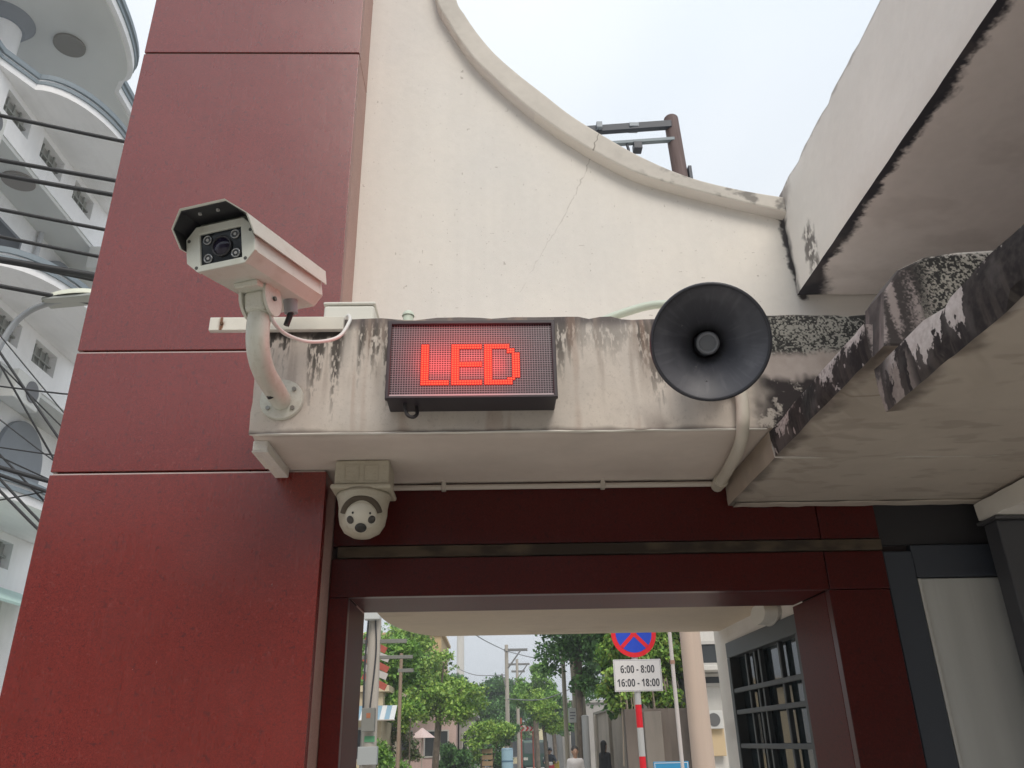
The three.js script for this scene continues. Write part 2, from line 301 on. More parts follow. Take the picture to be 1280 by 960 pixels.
// ------------------------------------------------------------------ upper canopy slab, right
{
  const sideTex = tex(1024, 512, -2.15, -0.9, 2.83, 3.26, (z, y) => {
    const big = fbm(z * 4, y * 4, 4, 121) - 0.5, k = 1 + big * 0.16 + (fbm(z * 60, y * 60, 3, 122) - 0.5) * 0.05; let c = [0.80 * k, 0.775 * k, 0.735 * k];
    const wob = (fbm(z * 40, y * 40, 4, 123) - 0.5);
    const corner = 1 - sstep(0.0, 0.05, z + 2.13 + wob * 0.035); c = mix3(c, [0.05, 0.048, 0.055], corner * 0.95);
    const leaf = Math.hypot((z + 1.972) / 0.05, (y - 2.91) / 0.095) + wob * 0.9; c = mix3(c, [0.10, 0.09, 0.085], (1 - sstep(0.5, 1.05, leaf)) * 0.85 * sstep(0.3, 0.5, fbm(z * 90, y * 60, 3, 124)));
    const tip = Math.hypot(z + 2.1, (y - 3.2)) + wob * 0.05; c = mix3(c, [0.2, 0.16, 0.15], (1 - sstep(0.03, 0.09, tip)) * 0.6);
    const tops = (1 - sstep(0.0, 0.012, 3.212 - y + wob * 0.02)) * 0.5; return mix3(c, [0.3, 0.28, 0.27], tops);
  }, { wrap: THREE.ClampToEdgeWrapping });
  const under = tex(512, 1024, 0.94, 1.8, -2.15, -0.9, (x, z) => {
    const big = fbm(x * 3, z * 3, 4, 131) - 0.5, k = 1 + big * 0.18 + (fbm(x * 50, z * 50, 3, 135) - 0.5) * 0.07; let c = [0.82 * k, 0.775 * k, 0.755 * k];
    const w = 0.034 + 0.040 * (fbm(z * 26, x * 12, 4, 132) - 0.5) + 0.05 * (1 - sstep(-2.1, -1.95, z)); c = mix3(c, [0.035, 0.035, 0.045], 1 - sstep(w * 0.6, w * 1.25, x - 0.945 + (fbm(x * 120, z * 120, 3, 134) - 0.5) * 0.018));
    const smear = sstep(0.5, 0.7, fbm(x * 6 + z * 3, z * 12, 4, 133)) * 0.14; c = mix3(c, [0.30, 0.26, 0.23], smear);
    return c;
  }, { wrap: THREE.ClampToEdgeWrapping });
  const t = thing('upper_canopy', 'high cream canopy slab with a black mouldy underside edge at upper right', 'canopy');
  part(t, 'slab', rough(0.945, 4.2, 2.84, 3.215, -2.125, 1.4, 0.035, 0.003, 0.004, 7), [mapped(sideTex, 0.9, { bumpMap: plasterBump, bumpScale: 0.002 }), mapped(under, 0.9, { bumpMap: plasterBump, bumpScale: 0.002 }), cream]);
}

// ------------------------------------------------------------------ lower mouldy canopy, right
{
  const SX = 0.63;
  const mould = (seed, topY, botY) => tex(1536, 320, -2.12, -0.6, botY - 0.02, topY + 0.02, (z, y) => {
    const n = fbm(z * 30, y * 30, 4, seed), f = fbm(z * 160, y * 160, 4, seed + 2), h = (topY - y) / (topY - botY);
    let c = mix3([0.016, 0.014, 0.015], [0.045, 0.039, 0.038], sstep(0.35, 0.75, n * 0.6 + f * 0.4));
    c = mix3(c, [0.15, 0.14, 0.135], sstep(0.48, 0.75, fbm(z * 26, y * 16, 4, seed + 11)) * 0.55); c = mix3(c, [0.10, 0.085, 0.075], sstep(0.45, 0.7, fbm(z * 90, y * 12, 3, seed + 13)) * 0.5 * h);
    const saw = fbm(z * 17, 0.5 + y * 5, 3, seed + 4), saw2 = fbm(z * 75, y * 22, 4, seed + 6), reach = clamp01((saw - 0.40) * 3.6) * (0.1 + 1.15 * saw2), pe = sstep(-0.02, 0.14, reach - h + (f - 0.5) * 0.5 + (n - 0.5) * 0.4) * 0.92;
    c = mix3(c, mix3([0.66, 0.63, 0.61], [0.22, 0.19, 0.18], sstep(0.35, 0.8, f * 0.6 + n * 0.4)), pe);
    const sp = sstep(0.70, 0.76, fbm(z * 60, y * 50, 4, seed + 8)); c = mix3(c, [0.5, 0.47, 0.45], sp * 0.8);
    return c;
  }, { wrap: THREE.ClampToEdgeWrapping });
  const aTex = mould(141, 2.236, 2.165), bTex = tex(1536, 320, -1.25, -0.4, 2.05, 2.17, (z, y) => {
    const f = fbm(z * 160, y * 160, 4, 152), h = (2.154 - y) / 0.084; let c = mix3([0.016, 0.014, 0.015], [0.048, 0.042, 0.04], sstep(0.35, 0.75, f * 0.5 + fbm(z * 25, y * 25, 3, 151) * 0.5));
    c = mix3(c, [0.14, 0.13, 0.125], sstep(0.48, 0.75, fbm(z * 26, y * 16, 4, 162)) * 0.5); c = mix3(c, [0.10, 0.085, 0.075], sstep(0.45, 0.7, fbm(z * 90, y * 12, 3, 163)) * 0.5 * h);
    const saw = fbm(z * 20, 0.5 + y * 5, 3, 154), pe = sstep(0.0, 0.1, clamp01((saw - 0.46) * 3.2) * (0.1 + 1.1 * fbm(z * 80, y * 24, 4, 155)) - h + (f - 0.5) * 0.5) * sstep(-1.17, -1.1, z);
    c = mix3(c, mix3([0.66, 0.63, 0.61], [0.42, 0.38, 0.36], f), pe);
    const st = sstep(0.44, 0.72, 0.5 + 0.5 * Math.sin(z * 118 + h * 0.9 + 3.0 * fbm(z * 60, y * 20, 4, 158) + 1.6 * f)) * (1 - sstep(-1.10, -1.06, z)); c = mix3(c, mix3([0.40, 0.355, 0.32], [0.2, 0.17, 0.155], f), st * sstep(0.10, 0.45, h + (f - 0.5) * 0.5) * 0.85);
    return c;
  }, { wrap: THREE.ClampToEdgeWrapping });
  const aClean = mapped(tex(512, 128, -2.12, -1.66, 2.14, 2.26, (z, y) => { const k = 1 + (fbm(z * 20, y * 20, 4, 161) - 0.5) * 0.4; return [0.42 * k, 0.35 * k, 0.29 * k]; }, { wrap: THREE.ClampToEdgeWrapping }), 0.9);
  const endTex = tex(1024, 256, 0.6, 1.5, 2.14, 2.38, (x, y) => {
    const sp = fbm(x * 300, y * 300, 3, 171), q = sstep(0.38, 0.60, sp + 0.6 * (fbm(x * 24, y * 24, 4, 173) - 0.48)); let c = mix3([0.36, 0.34, 0.30], [0.028, 0.027, 0.026], q);
    const l = 1 - sstep(0.70, 0.74, x + (sp - 0.5) * 0.08); c = mix3(c, mix3([0.30, 0.255, 0.25], [0.05, 0.043, 0.043], sstep(0.36, 0.6, vn(x * 75, y * 8, 175) * 0.7 + sp * 0.35)), l);
    return mix3(c, [0.55, 0.52, 0.48], 1 - sstep(0.0, 0.012, 2.35 - y + (sp - 0.5) * 0.02));
  }, { wrap: THREE.ClampToEdgeWrapping });
  const sof = mapped(tex(1024, 1024, 0.6, 1.6, -2.2, -0.5, (x, z) => {
    const k = 1 + (fbm(x * 4, z * 4, 4, 181) - 0.5) * 0.28 + (fbm(x * 40, z * 40, 3, 182) - 0.5) * 0.08; let c = [0.45 * k, 0.40 * k, 0.35 * k];
    const nz = fbm(x * 18, z * 18, 4, 183), e = 1 - sstep(0.0, 0.035, x - SX + (nz - 0.5) * 0.07); c = mix3(c, [0.09, 0.075, 0.065], e * 0.8);
    const cr = Math.abs(z + 1.33 + (fbm(x * 9, 2, 3, 184) - 0.5) * 0.05); c = mix3(c, [0.18, 0.15, 0.12], (1 - sstep(0.001, 0.006, cr)) * 0.5);
    c = mix3(c, [0.22, 0.18, 0.15], sstep(0.58, 0.74, fbm(x * 14, z * 34, 4, 186)) * 0.3);
    return mix3(c, [0.26, 0.22, 0.18], sstep(0.52, 0.66, fbm(x * 22 + z * 20, z * 3 - x * 3, 3, 185)) * 0.32 * (1 - sstep(0.0, 0.2, x - SX)));
  }, { wrap: THREE.ClampToEdgeWrapping }), 0.9, { bumpMap: plasterBump, bumpScale: 0.002 });
  const bump = { bumpMap: plasterBump, bumpScale: 0.004 };
  const t = thing('lower_canopy', 'low canopy slab with black mouldy peeling edge to the right of the horn', 'canopy');
  part(t, 'slab', rough(SX, 3.2, 2.168, 2.236, -1.697, -1.18, 0.022, 0.006, 0.006, 11), [mapped(aTex, 0.92, bump), sof, mapped(endTex, 0.92, bump)]);
  part(t, 'rear_slab', rough(SX + 0.004, 3.2, 2.170, 2.240, -2.11, -1.699, 0.024, 0.003, 0.004, 12), [aClean, sof, cream]);
  part(t, 'edge_moulding', rough(SX + 0.014, 1.36, 2.163, 2.169, -2.085, -2.045, 0.03, 0.002, 0.003, 13), sof);
  const up = extr([[0.6335, 2.172], [3.1, 2.172], [3.1, 2.362], [0.90, 2.358], [0.80, 2.352], [0.74, 2.342], [0.69, 2.318], [0.655, 2.275]], 0.065, -1.2145, 0.006);
  part(t, 'upstand', planar(up), [mapped(tex(128, 256, -1.25, -1.1, 2.14, 2.38, (z, y) => { const n = fbm(z * 70, y * 45, 4, 177), m = fbm(z * 60, y * 9, 3, 178); return mix3(mix3([0.035, 0.03, 0.03], [0.13, 0.115, 0.11], n), [0.26, 0.22, 0.21], sstep(0.5, 0.75, m) * 0.6); }), 0.92, bump), sof, mapped(endTex, 0.92, bump)], 'rounded mottled grey end of the canopy above the peeling edge');
  part(t, 'drop_slab', rough(SX + 0.002, 3.2, 2.070, 2.154, -1.19, 0.9, 0.024, 0.006, 0.007, 14), [mapped(bTex, 0.92, bump), sof, cream]);
  part(t, 'support', rough(1.29, 1.7, 2.11, 2.166, -2.08, -1.6, 0.03, 0.004, 0.006, 15), cream);
}

// ------------------------------------------------------------------ granite portal
const LY = 1.947, RZ = -2.09;
{
  const t = thing('gate_portal', 'polished red granite doorway, shade put in its colour, under the concrete beam', 'doorway');
  part(t, 'core', merge([bx(-0.405, 3.1, LY + 0.10, 2.45, -2.345, -2.12, 0), bx(-0.41, -0.385, 0, LY + 0.02, -2.345, -2.12, 0), bx(0.89, 1.0, 0, LY + 0.02, -2.345, -2.12, 0)]), groove);
  for (const [a, b] of [[-0.414, 0.8695], [0.8725, 1.028]]) {
    part(t, 'lintel_panel', pbx(a, b, 2.078, 2.30, -2.12, RZ, 0.002), graniteShaded);
    part(t, 'lintel_panel', pbx(a, b, LY, 2.044, -2.12, RZ, 0.002), graniteShaded);
  }
  part(t, 'metal_strip', pbx(-0.40, 1.028, 2.047, 2.075, -2.12, RZ + 0.006, 0.003), mapped(tex(512, 64, -0.4, 1.03, 2.04, 2.08, (x, y) => { const n = fbm(x * 14, y * 30, 4, 305); return mix3([0.032, 0.022, 0.014], [0.085, 0.062, 0.04], sstep(0.4, 0.75, n)); }), 0.95), 'dull olive metal strip across the red lintel');
  part(t, 'lintel_soffit', pbx(-0.365, 0.868, LY + 0.0005, LY + 0.02, -2.36, -2.122, 0.002), graniteJambShaded);
  part(t, 'jamb_panel', pbx(-0.414, -0.365, 0, LY - 0.002, -2.122, RZ, 0.002), graniteShaded);
  part(t, 'jamb_panel', pbx(-0.385, -0.3655, 0, LY - 0.002, -2.37, -2.124, 0.002), graniteJambShaded);
  part(t, 'jamb_panel', pbx(0.868, 1.026, 0, LY - 0.002, -2.12, RZ, 0.002), graniteShaded);
  part(t, 'jamb_panel', pbx(0.8685, 0.89, 0, LY - 0.002, -2.37, -2.122, 0.002), graniteJambShaded);
}
{ // door at right
  const steel = std([0.038, 0.046, 0.062], 0.5), t = thing('service_door', 'pale grey panel door in a dark blue grey steel frame at lower right', 'door');
  part(t, 'frame', merge([bx(1.03, 1.108, 0, 2.044, -2.15, RZ - 0.006, 0.004), bx(1.108, 1.34, 1.975, 2.06, -2.15, RZ - 0.007, 0.004), bx(1.332, 1.55, 0, 2.044, -2.15, RZ - 0.002, 0.004)]), steel);
  part(t, 'door_leaf', bx(1.11, 1.33, 0.02, 1.973, -2.14, RZ - 0.012, 0.004), mapped(tex(256, 512, 1, 1.4, 1.2, 2, (x, y) => { const k = 1 + (fbm(x * 6, y * 6, 4, 191) - 0.5) * 0.2; return [0.46 * k, 0.47 * k, 0.46 * k]; }), 0.55));
  part(t, 'leaf_edge', bx(1.1095, 1.118, 0.02, 1.972, -2.13, RZ - 0.0075, 0.001), std([0.5, 0.5, 0.48], 0.5));
  part(t, 'recess_shade', bx(1.03, 1.55, 2.062, 2.30, -2.14, RZ - 0.02, 0.004), std([0.02, 0.019, 0.022], 0.6));  // near-black sheet: darkness of the recess above the door put into colour
  const p = thing('steel_post', 'dark grey steel post under the canopy end beside the pale door', 'post');
  part(p, 'post', bx(1.296, 1.42, 0, 2.10, -2.06, -2.0, 0.005), std([0.06, 0.062, 0.07], 0.5)); part(p, 'head_plate', bx(1.285, 1.44, 2.1005, 2.108, -2.07, -1.985, 0.001), std([0.07, 0.07, 0.075], 0.5));
}

// ------------------------------------------------------------------ passage behind the gate
{
  const pts = []; for (let i = 0; i <= 12; i++) { const a = Math.PI / 2 * i / 12; pts.push([-0.19 - 0.19 * Math.sin(a), -2.82 - 0.56 * Math.cos(a)]); }
  const t = thing('passage_ceiling', 'cream ceiling slab with a rounded corner beyond the red lintel', 'ceiling');
  part(t, 'slab', planar(slab([[0.93, -2.372], [0.93, -3.38], ...pts, [-0.38, -2.372]], 2.0, 2.14, 0.004), false), mapped(creamTex, 0.9, { color: 0xf4e6d6, bumpMap: plasterBump, bumpScale: 0.0015 }));
  const w = thing('guard_room', 'cream side wall of the passage holding a dark barred window', 'building');
  const wallG = extr([[-3.46, 0], [-2.372, 0], [-2.372, 2.45], [-3.46, 2.45]], 0.12, 0.0, 0, [[[-3.275, 0.9], [-2.48, 0.9], [-2.48, 1.94], [-3.275, 1.94]]]); // (z, y) plane
  wallG.rotateY(Math.PI / 2); // x <- depth, z <- -x
  wallG.scale(1, 1, -1); { const ix = wallG.attributes.position; for (let i = 0; i < ix.count; i += 3) { const a = [0, 1, 2].map((c) => ix.getComponent(i + 1, c)), b = [0, 1, 2].map((c) => ix.getComponent(i + 2, c)); for (let c = 0; c < 3; c++) { ix.setComponent(i + 1, c, b[c]); ix.setComponent(i + 2, c, a[c]); } } wallG.computeVertexNormals(); }
  wallG.translate(0.92, 0, 0);
  part(w, 'wall', planar(wallG, false), cream);
  part(w, 'wall', merge([bx(1.04, 3.2, 0, 2.45, -3.46, -3.36, 0), bx(3.1, 3.2, 0, 2.45, -3.36, -2.2, 0)]), cream);
  part(w, 'roof', bx(0.9, 3.3, 2.452, 2.52, -3.5, -2.25, 0.004), cream);
  const fm = std([0.055, 0.065, 0.072], 0.5), win = part(w, 'window_frame', merge([bx(0.912, 0.962, 1.885, 1.942, -3.28, -2.475, 0.003), bx(0.912, 0.962, 0.895, 0.94, -3.28, -2.475, 0.003), bx(0.912, 0.962, 0.94, 1.885, -3.28, -3.245, 0.003), bx(0.912, 0.962, 0.94, 1.885, -2.51, -2.475, 0.003)]), fm);
  for (const y of [1.06, 1.18, 1.30, 1.42, 1.575, 1.69, 1.765]) part(win, 'bar', bx(0.915, 0.927, y - 0.008, y + 0.008, -3.245, -2.51, 0.003), fm);
  for (const z of [-3.09, -2.985, -2.93, -2.72]) part(win, 'bar', bx(0.928, 0.944, 0.94, 1.885, z - 0.009, z + 0.009, 0.003), fm);
  part(win, 'glass', bx(0.95, 0.954, 0.94, 1.885, -3.245, -2.51, 0), new THREE.MeshPhysicalMaterial({ color: 0x4a575e, transmission: 0.6, thickness: 0, roughness: 0.06 }));
  const l = thing('bulkhead_lamp', 'small white drum lamp high on the passage wall above the window', 'lamp', [0.92, 1.972, -2.70]);
  const d = new THREE.CylinderGeometry(0.052, 0.058, 0.05, 28); d.rotateZ(Math.PI / 2); d.scale(1, 0.62, 1.5); d.translate(-0.025, 0, 0); part(l, 'cover', d, std([0.7, 0.68, 0.63], 0.45));
  const d2 = new THREE.CylinderGeometry(0.062, 0.062, 0.012, 28); d2.rotateZ(Math.PI / 2); d2.scale(1, 0.62, 1.5); d2.translate(-0.004, 0, 0); part(l, 'base', d2, std([0.45, 0.43, 0.4], 0.5));
}

// ------------------------------------------------------------------ led panel
{
  const t = thing('led_display', 'black framed display panel spelling LED in red dots on the beam', 'display', [-0.041, 2.388, -1.66]);
  const W = 0.379, H = 0.192, fr = std([0.028, 0.022, 0.03], 0.45);
  part(t, 'case', bx(-W / 2 + 0.002, W / 2 - 0.002, -H / 2 + 0.001, H / 2 - 0.002, -0.04, 0.030, 0.003), fr);
  const s = new THREE.Shape([[-W / 2, -H / 2], [W / 2, -H / 2], [W / 2, H / 2], [-W / 2, H / 2]].map((p) => new THREE.Vector2(...p)));
  s.holes.push(new THREE.Path([[-W / 2 + 0.0085, -H / 2 + 0.006], [-W / 2 + 0.0085, H / 2 - 0.0085], [W / 2 - 0.0085, H / 2 - 0.0085], [W / 2 - 0.0085, -H / 2 + 0.006]].map((p) => new THREE.Vector2(...p))));
  const fg = new THREE.ExtrudeGeometry(s, { depth: 0.012, bevelEnabled: true, bevelSize: 0.0012, bevelThickness: 0.0012, bevelSegments: 2, bevelOffset: -0.0012 }); fg.translate(0, 0, 0.030);
  part(t, 'frame', fg, fr);
  const rail = part(t, 'sill_rail', bx(-W / 2 + 0.009, W / 2 - 0.009, -H / 2 + 0.0055, -H / 2 + 0.0085, 0.036, 0.0425, 0.0005), std([0.45, 0.42, 0.44], 0.35)); rail.userData.label = 'thin pale trim under the dot grid';
  const iw = W - 0.017, ih = H - 0.0145, px = iw / 64, py = ih / 32, oy = -H / 2 + 0.006;
  const screen = part(t, 'screen', bx(-iw / 2, iw / 2, oy, oy + ih, 0.030, 0.0355, 0), std([0.022, 0.018, 0.024], 0.35));
  const grid = []; // pale louvre cross bars of the dot grid
  for (let i = 1; i < 64; i++) grid.push(bx(-iw / 2 + i * px - 0.00055, -iw / 2 + i * px + 0.00055, oy, oy + ih, 0.0355, 0.0368, 0));
  for (let j = 1; j < 32; j++) grid.push(bx(-iw / 2, iw / 2, oy + j * py - 0.0006, oy + j * py + 0.0006, 0.0355, 0.0365, 0));
  part(t, 'dot_grid', merge(grid), std([0.27, 0.24, 0.27], 0.4), undefined, 'stuff');
  // letters: cells (column, row from top)
  const R = (c0, c1, r0, r1) => { const o = []; for (let c = c0; c <= c1; c++) for (let r = r0; r <= r1; r++) o.push([c, r]); return o; };
  const letters = [
    [...R(12, 14, 9, 24), ...R(12, 22, 25, 26)],
    [...R(24, 26, 9, 26), ...R(27, 35, 9, 10), ...R(27, 35, 17, 18), ...R(27, 35, 25, 26)],
    [...R(37, 39, 9, 26), ...R(40, 46, 9, 10), ...R(46, 48, 11, 12), ...R(48, 50, 13, 23), ...R(46, 48, 24, 24), ...R(40, 47, 25, 26)],
  ];
  const glow = new THREE.MeshStandardMaterial({ color: 0x300000, emissive: new THREE.Color(1, 0.001, 0.001), emissiveIntensity: 0.26, roughness: 0.5 });
  const hot = new THREE.MeshStandardMaterial({ color: 0x300000, emissive: new THREE.Color(1, 0.05, 0.018), emissiveIntensity: 2.2, roughness: 0.4 });
  for (const cells of letters) {
    const a = [], b = [];
    for (const [c, r] of cells) {
      const x = -iw / 2 + (c + 0.5) * px, y = oy + ih - (r + 0.5) * py, e = 0.0012;
      a.push(bx(x - px / 2 - e, x + px / 2 + e, y - py / 2 - e, y + py / 2 + e, 0.0356, 0.0370 + hash(c, r, 4) * 0.00008, 0));
      const d = new THREE.CylinderGeometry(px * 0.31, px * 0.37, 0.0016, 8); d.rotateX(Math.PI / 2); d.translate(x, y, 0.0378); b.push(d);
    }
    const l = part(t, 'letter', merge(a), glow); part(l, 'lit_dots', merge(b), hot, undefined, 'stuff');
  }
  const cab = part(t, 'power_cable', tube([[-0.148, -0.092, 0.012], [-0.148, -0.104, 0.013], [-0.142, -0.123, 0.014], [-0.130, -0.128, 0.012], [-0.122, -0.118, 0.004], [-0.124, -0.1, -0.004], [-0.126, -0.09, -0.01]], 0.0042, 30), std([0.03, 0.025, 0.028], 0.5));
  for (const x of [-0.105, -0.075, -0.04, -0.01, 0.03, 0.06]) { const la = new THREE.PointLight(new THREE.Color(1, 0.02, 0.015), 0.011); la.name = 'led_glow'; la.position.set(x, 0.0, 0.08); la.shadow.radius = 1; la.castShadow = true; t.add(la); }
}

// ------------------------------------------------------------------ bullet camera on its arm
const grimeTex = tex(512, 512, 0, 1, 0, 1, (x, y) => { const a = fbm(x * 12, y * 12, 5, 311, 12), b = fbm(x * 64, y * 24, 3, 313, 64, 24); return mix3([0.97, 0.97, 0.96], [0.70, 0.67, 0.60], clamp01(sstep(0.5, 0.8, a) * 0.35 + sstep(0.58, 0.8, b) * 0.25)); });
const dustTex = tex(512, 512, 0, 1, 0, 1, (x, y) => { const a = fbm(x * 10, y * 10, 5, 321, 10), b = fbm(x * 90, y * 8, 3, 323, 90, 8); return mix3([0.62, 0.62, 0.63], [1, 0.98, 0.95], clamp01(sstep(0.4, 0.7, a) * 0.6 + sstep(0.55, 0.8, b) * 0.5)); });
const paint = std([0.69, 0.71, 0.655], 0.42, { map: grimeTex }), paintArm = std([0.69, 0.69, 0.625], 0.45, { map: grimeTex }), screwM = std([0.12, 0.12, 0.11], 0.4, { metalness: 0.6 }), blackP = std([0.018, 0.018, 0.022], 0.4);
{
  const t = thing('bullet_camera', 'large white box security camera with black sunshade on a curved arm', 'security camera');
  const q = new THREE.Group(); // orientation of the housing
  const w = 0.1457, h = 0.0937, L = 0.285, c = 0.0224;
  const O = new THREE.Euler(THREE.MathUtils.degToRad(11.86), THREE.MathUtils.degToRad(-14.4), THREE.MathUtils.degToRad(2.9), 'YXZ'), M = new THREE.Matrix4().makeRotationFromEuler(O).setPosition(-0.517, 2.488, -1.315);
  const P = (n, g, m, par = t) => part(par, n, g.applyMatrix4(M), m);
  const oct = (e, cc = c) => [[-w / 2 - e, -h / 2 + cc], [-w / 2 + cc, -h / 2 - e], [w / 2 - cc, -h / 2 - e], [w / 2 + e, -h / 2 + cc], [w / 2 + e, h / 2 - cc], [w / 2 - cc, h / 2 + e], [-w / 2 + cc, h / 2 + e], [-w / 2 - e, h / 2 - cc]];
  P('housing', extr(oct(-0.002), L - 0.012, -L + 0.004, 0.003), paint);
  const plate = P('front_plate', extr(oct(0.0), 0.009, -0.009, 0.0015, [[[-0.043, -0.034], [0.045, -0.034], [0.045, 0.030], [-0.043, 0.030]].reverse()]), paint);
  for (const [x, y] of [[-0.052, -0.038], [0.052, -0.038], [0.065, 0.018], [-0.066, 0.02]]) { const s = new THREE.CylinderGeometry(0.0035, 0.0035, 0.003, 12); s.rotateX(Math.PI / 2); s.translate(x, y, 0.0005); P('screw', s, screwM, plate); }
  P('rear_plate', extr(oct(-0.001), 0.008, -L - 0.004, 0.002), paint);
  P('window', bx(-0.0428, 0.0448, -0.0338, 0.0298, -0.0085, -0.003, 0), std([0.012, 0.016, 0.02], 0.12));
  const ring = (x, y, r0, r1, z, n, m) => { const g = new THREE.LatheGeometry([[r1, 0], [r1, 0.002], [(r0 + r1) / 2, 0.0035], [r0, 0.002], [r0, 0]].map((p) => new THREE.Vector2(...p)), 24); g.rotateX(Math.PI / 2); g.translate(x, y, z); return P(n, g, m); };
  const disc = (x, y, r, z, n, m, d = 0.002) => { const g = new THREE.CylinderGeometry(r, r, d, 24); g.rotateX(Math.PI / 2); g.translate(x, y, z); return P(n, g, m); };
  disc(0.002, -0.002, 0.0215, -0.002, 'lens_barrel', std([0.01, 0.011, 0.014], 0.3), 0.003);
  ring(0.002, -0.002, 0.0175, 0.0215, -0.001, 'lens_ring', std([0.03, 0.03, 0.035], 0.25));
  { const g = new THREE.SphereGeometry(0.03, 24, 12, 0, 7, 0, 0.6); g.rotateX(Math.PI / 2); g.translate(0.002, -0.002, -0.0248); P('lens', g, std([0.015, 0.012, 0.03], 0.05)); }
  for (const [x, y] of [[-0.028, 0.016], [0.031, 0.017], [-0.028, -0.022], [0.031, -0.022]]) { disc(x, y, 0.0085, -0.0025, 'infrared_lamp', std([0.05, 0.055, 0.06], 0.2)); ring(x, y, 0.0065, 0.0095, -0.0022, 'lamp_ring', std([0.36, 0.37, 0.38], 0.25, { metalness: 0.7 })); disc(x, y, 0.0030, -0.001, 'lamp_core', std([0.45, 0.45, 0.45], 0.2)); }
  // sunshade: thin folded sheet, black inside
  const e = 0.007, oh = 0.058, hw = w / 2 + e, ht = h / 2 + 0.014, sh = (o) => [[-hw + o, 0.003], [-hw + o, h / 2 - 0.012], [-0.047, ht - o], [0.047, ht - o], [hw - o, h / 2 - 0.012], [hw - o, 0.003]];
  const rake = (g) => { const p = g.attributes.position; for (let i = 0; i < p.count; i++) { const z = p.getZ(i); if (z > 0.005) p.setZ(i, z - (ht - p.getY(i)) * 0.80); } g.computeVertexNormals(); return g; };
  P('sunshade', rake(extr([...sh(0), ...sh(0.0028).reverse()], L + oh + 0.012, -L - 0.012, 0.0004)), paint);
  P('shade_lining', rake(extr([...sh(0.0030), ...sh(0.0046).reverse()], oh + 0.010, -0.012, 0)), blackP);
  for (const x of [-0.02, 0.018]) { const g = new THREE.CylinderGeometry(0.0035, 0.0035, 0.004, 10); g.translate(x, ht - 0.0062, 0.034); P('screw', g, std([0.4, 0.4, 0.4], 0.4)); }
  // knuckle bracket
  const bot = new THREE.Vector3(0, -h / 2, -0.1427).applyMatrix4(M);
  P('mount_foot', bx(-0.026, 0.026, -h / 2 - 0.010, -h / 2 + 0.002, -0.185, -0.085, 0.003), paintArm);
  for (const s of [-1, 1]) { const g = new THREE.CylinderGeometry(0.034, 0.034, 0.006, 32); g.rotateZ(Math.PI / 2); g.scale(1, 1.15, 1); g.translate(s * 0.027, -h / 2 - 0.022, -0.1427); P('bracket_cheek', g, paintArm); const b = new THREE.CylinderGeometry(0.005, 0.005, 0.005, 6); b.rotateZ(Math.PI / 2); b.translate(s * 0.0325, -h / 2 - 0.024, -0.1427); P('bolt', b, screwM); }
  P('knuckle', bx(-0.0235, 0.0235, -h / 2 - 0.052, -h / 2 - 0.008, -0.172, -0.113, 0.010), paintArm);
  // arm
  const ax = -0.4755, az = -1.468, top = bot.y - 0.045;
  const path = new THREE.CurvePath();
  const v = (x, y, z) => new THREE.Vector3(x, y, z);
  path.add(new THREE.LineCurve3(v(ax, 2.322, -1.696), v(ax, 2.322, -1.575)));
  path.add(new THREE.CubicBezierCurve3(v(ax, 2.322, -1.575), v(ax, 2.322, -1.51), v(ax, 2.345, az), v(ax, 2.40, az)));
  path.add(new THREE.LineCurve3(v(ax, 2.40, az), v(ax, top + 0.012, az)));
  part(t, 'arm', new THREE.TubeGeometry(path, 60, 0.0235, 20), paintArm);
  { const g = new THREE.CylinderGeometry(0.0275, 0.0275, 0.026, 24); g.translate(ax, top + 0.004, az); part(t, 'arm_collar', g, paintArm); }
  const fl = new THREE.CylinderGeometry(0.048, 0.050, 0.007, 40); fl.rotateX(Math.PI / 2); fl.translate(ax, 2.326, -1.6955); const flange = part(t, 'flange', fl, paintArm);
  for (const a of [40, 140, 220, 320]) { const b = new THREE.CylinderGeometry(0.0052, 0.0052, 0.006, 6); b.rotateX(Math.PI / 2); b.translate(ax + Math.cos(a * Math.PI / 180) * 0.036, 2.326 + Math.sin(a * Math.PI / 180) * 0.036, -1.690); part(flange, 'bolt', b, std([0.35, 0.35, 0.33], 0.35, { metalness: 0.7 })); }
  { const g = new THREE.CylinderGeometry(0.008, 0.008, 0.006, 16); g.rotateZ(0.3); g.rotateX(0.9); g.translate(ax - 0.004, 2.302, -1.622); part(t, 'cable_hole', g, blackP); }
  // gland and pigtail
  const gl = new THREE.CylinderGeometry(0.0155, 0.0145, 0.030, 14); gl.translate(0.022, -h / 2 - 0.012, -0.232); const gm = P('cable_gland', gl, std([0.34, 0.36, 0.38], 0.5));
  const g0 = new THREE.Vector3(0.022, -h / 2 - 0.026, -0.232).applyMatrix4(M); part(gm, 'cable_stub', rod(g0.toArray(), [g0.x - 0.008, g0.y - 0.03, g0.z - 0.002], 0.0065), blackP);
  const cl = (l) => l; part(t, 'signal_cable', tube(cl([[-0.455, top + 0.004, -1.462], [-0.448, top - 0.02, -1.47], [-0.43, 2.40, -1.52], [-0.39, 2.408, -1.57], [-0.345, 2.45, -1.63], [-0.33, 2.515, -1.675], [-0.338, 2.545, -1.70], [-0.35, 2.552, -1.73]]), 0.0042, 50), std([0.72, 0.72, 0.7], 0.45), 'white cable looping from the arm up to the junction box');
}

